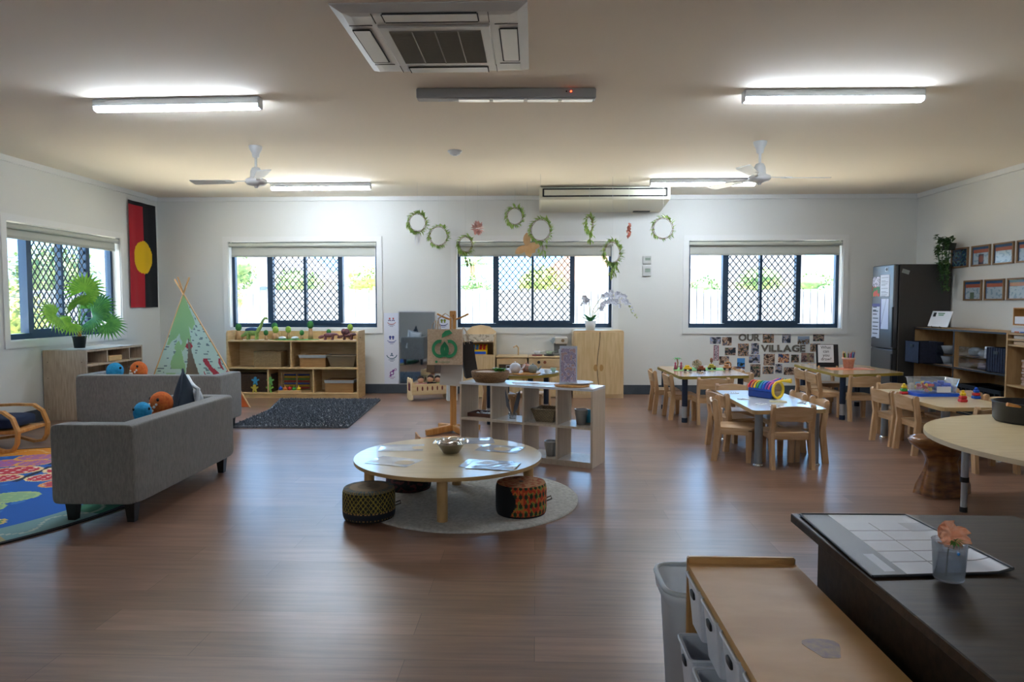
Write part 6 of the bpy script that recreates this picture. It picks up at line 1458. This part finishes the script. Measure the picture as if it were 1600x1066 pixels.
# ---------------------------------------------------------------- foreground
dk = thing('desk', 'dark walnut desk in the right foreground', 'desk', (.655, .25, 0))
MB().box((.28, .76, .689), (.56, 1.53, .022), b=.002).build('desktop', DARKW, dk)
MB().box((.055, .74, .339), (.02, 1.44, .678)).build('side_panel', DARKW, dk); MB().box((.51, .74, .339), (.02, 1.44, .678)).build('side_panel', DARKW, dk); MB().box((.28, 1.46, .36), (.44, .02, .62)).build('modesty_panel', DARKW, dk)
def calc(u, v):
    # u across (x), v along (y): photo shows header strip along the left and pale grid
    if u < .26: return '3a3e44' if not (.06 < v < .3 and .12 < u < .2) else 'a8adb5'
    a, b_ = (u-.26)/.74, v
    if b_ > .83: return 'd3d7de' 
    if (b_*6.0) % 1 < .09 or abs(a-.36) < .01: return '6d727a'
    if a > .72 and b_ > .66: return 'a9adb4'
    return 'd0d4dc'
mb = MB()
def cpos(u, v):
    # quad corners far-left, far-right, near-right, near-left on desk
    A_, B_, C_, D_ = Vector((.672, 1.755, 0)), Vector((.935, 1.757, 0)), Vector((.948, 1.382, 0)), Vector((.66, 1.352, 0))
    p = D_.lerp(C_, u).lerp(A_.lerp(B_, u), v); k = max(0, u-.85)/.15
    return (p.x-.66, p.y-1.35, .004+.008*k*k*(1-v))
mb.sheet(cpos, 90, 70, calc, False); mb.sheet(lambda u, v: tuple(Vector(cpos(1-u, v))-Vector((0, 0, .003))), 12, 8, lambda u, v: '1c1e22')
for v_ in (0, 1): mb.tube([Vector(cpos(i/10, v_)) for i in range(11)], .003, 6, col='1c1e22')
mb.tube([Vector(cpos(1, i/10)) for i in range(11)], .003, 6, col='1c1e22'); mb.tube([Vector(cpos(0, i/10)) for i in range(11)], .003, 6, col='1c1e22')
solo(mb, 'desk_calendar', paintmat(.4), 'large white desk planner pad with dark border on the desk', 'desk pad', (.66, 1.35, .7005))
# cup with flower
t = thing('glass_cup', 'frosted plastic cup of water on the desk', 'cup', (.795, 1.335, .7075))
CUPM = glassmat('frosted_cup', (.93, .95, .98), .08, .1, .13)
MB().lathe([(0, 0), (.024, 0), (.0265, .003), (.0305, .075), (.0315, .076), (.0295, .074), (.0255, .005), (0, .004)], 36).build('cup_body', CUPM, t)
MB().lathe([(0, .005), (.0248, .005), (.0275, .045), (0, .045)], 30).build('water', glassmat('water', (.84, .9, .97), .1, .0, .06), t)
MB().sell((-.001, -.0302, .06), (.003, .0015, .003), nu=8, nv=6).build('spot_print', mat('cup_blue', '2a80c8', .5), t, 'small blue dot')
t = thing('cut_flower', 'pale orange artificial flower standing in the cup', 'flower', (.795, 1.335, .7075))
MB().tube([(-.005, 0, .006), (-.004, 0, .04), (.0, 0, .08)], .0015, 6).build('stem', mat('stem_dark', '5a5a30', .7), t)
mb = MB(); PET = mat('petal_peach', 'ee9f78', .7, 'f6bd9c', (40, 40, 40), 2)
for k, (a, L_, W__, yy) in enumerate(((1.45, .032, .034, .3), (.55, .034, .03, -.2), (-.1, .034, .026, -.35), (2.5, .03, .026, -.1), (3.2, .028, .026, -.3), (-.9, .026, .028, -.5), (4.1, .024, .026, -.5), (2.0, .028, .03, .4))):
    d = Vector((cos(a), yy, sin(a))).normalized(); s_ = d.cross(Vector((0, 1, 0))).normalized(); n_ = s_.cross(d)
    mb.sheet(lambda u, v: tuple(Vector((.0, 0, .082))+d*L_*v*(1-.12*abs(u-.5)*v)+s_*(u-.5)*W__*sin(pi*min(.93, .12+v*.82))**.6+n_*(.006*sin(u*9+k)*v+.012*(2*u-1)**2*v-.01*v*v)), 12, 10)
mb.build('petals', PET, t)
mb = MB()
for k in range(9): a = k*.7; mb.leaf((.002, -.014, .079), (cos(a), -.5, sin(a)*.6), .018, .006)
mb.build('sepals', mat('sepal', '5a8a34', .6), t)
# low shelf in front
fs_ = thing('bin_shelf', 'honey coloured wooden shelf with white bins in the foreground', 'shelf', (.375, .55, 0))
HON = mat('honey_ply', 'ad7e45', .4, 'bd9058', (3, 8, 8), 2, bump=.03, coat=.15); HON2 = mat('honey_top', 'c4965a', .5, 'd2a66c', (2.5, 6, 6), 2)
W_, L, Hs = .262, 1.15, .6
MB().box((W_/2, L/2, Hs-.009), (W_, L-.02, .018)).build('top', HON2, fs_)
MB().box((W_/2, L-.008, Hs/2+.008), (W_, .016, Hs+.016), b=.004).build('end_panel', HON, fs_); MB().box((W_/2, .008, Hs/2+.008), (W_, .016, Hs+.016), b=.004).build('end_panel', HON, fs_)
for z in (.31, .04): MB().box((W_/2, L/2, z), (W_-.004, L-.03, .014)).build('shelf_board', HON, fs_)
MB().box((W_-.006, L/2, Hs/2), (.01, L-.03, Hs-.03)).build('back_panel', HON, fs_)
mb = MB(); mb.prism([(.03*cos(a)*(1+.25*sin(3*a)), .045*sin(a)*(1+.2*cos(2*a))) for a in [k*pi/10 for k in range(20)]], 0, .0004); 
o = mb.build('ink_stain', mat('ink_stain_m', '8a6f6a', .5, 'a48560', (30, 30, 30), 2), fs_, 'faint purple ink stain'); o.location = (.16, .72, Hs+.0001)
BIN = mat('white_bin', 'd8dde4', .35)
def wbin(y, z, out, l):
    t = thing('white_bin', l, 'storage bin', (.375, y, z), 0, 'white bins in the foreground shelf'); sx, sy, sz = .2, .125, .12
    a = rpoly([(-out+.012, -sy/2+.008), (sx-out-.012, -sy/2+.008), (sx-out-.012, sy/2-.008), (-out+.012, sy/2-.008)], .012, 3); b_ = rpoly([(-out, -sy/2), (sx-out, -sy/2), (sx-out, sy/2), (-out, sy/2)], .014, 3); c_ = rpoly([(-out+.005, -sy/2+.005), (sx-out-.005, -sy/2+.005), (sx-out-.005, sy/2-.005), (-out+.005, sy/2-.005)], .012, 3)
    n = len(a); mb = MB(); mb.add([(p[0], p[1], 0) for p in a]+[(p[0], p[1], sz) for p in b_]+[(p[0], p[1], sz) for p in c_]+[(p[0]*.96, p[1]*.94, .006) for p in a], [(l_*n+i, l_*n+(i+1) % n, (l_+1)*n+(i+1) % n, (l_+1)*n+i) for l_ in range(3) for i in range(n)]+[tuple(reversed(range(n))), tuple(range(3*n, 4*n))])
    mb.build('bin_body', BIN, t)
    mb = MB(); mb.tube([(p[0]*1.0-.0015, p[1]*1.03, sz) for p in b_], .0035, 6, closed=True); mb.build('rim', BIN, t)
    MB().sell((-out+.0015, 0, sz-.03), (.004, .018, .009), .5, .5, 14, 8, RY(-.09)).build('handle_hole', BLACK, t)
for r_, (z, out) in enumerate(((.462, .004), (.319, .028), (.17, .004), (.048, .02))):
    for k in range(6):
        y = 1.615-.155*k if r_ % 2 == 0 else 1.585-.155*k
        if y < .62: continue
        rown = ('top row', 'second row', 'third row', 'bottom row')[r_]; n_ = ('farthest', 'second', 'third', 'fourth', 'fifth', 'sixth')[k]
        if r_ in (0, 1, 3) or r_ == 2: wbin(y, z, out, 'white bin, %s of the foreground shelf, %s' % (rown, 'farthest from the camera' if k == 0 else n_+' from the far end'))
for z in (.165,): MB().box((W_/2, L/2, z-.004), (W_-.02, L-.03, .006)).build('bin_runner', HON, fs_)
# clear tub behind
a = rpoly([(.335, 1.725), (.725, 1.725), (.725, 1.94), (.335, 1.94)], .06, 6); t = thing('clear_tub', 'tall translucent white tub behind the foreground shelf', 'tub', (.53, 1.838, 0)); n = len(a)
def rg_(k, z): return [((p[0]-.53)*k, (p[1]-1.833)*k, z) for p in a]
mb = MB(); mb.add(rg_(.8, 0)+rg_(.94, .46)+rg_(1.0, .465)+rg_(1.02, .5)+rg_(.96, .5)+rg_(.93, .46)+rg_(.79, .006), [(l_*n+i, l_*n+(i+1) % n, (l_+1)*n+(i+1) % n, (l_+1)*n+i) for l_ in range(6) for i in range(n)]+[tuple(reversed(range(n))), tuple(range(6*n, 7*n))], True)
mb.build('tub_body', glassmat('translucent_tub', (.95, .97, .97), .05, .2, .5), t); MB().tube(rg_(1.0, .5), .007, 8, closed=True).build('rim', mat('tub_rim', 'c9d4da', .3), t)
for o in COL.objects:
    if o.type == 'MESH' and o.name.startswith(('glass_pane',)): pass
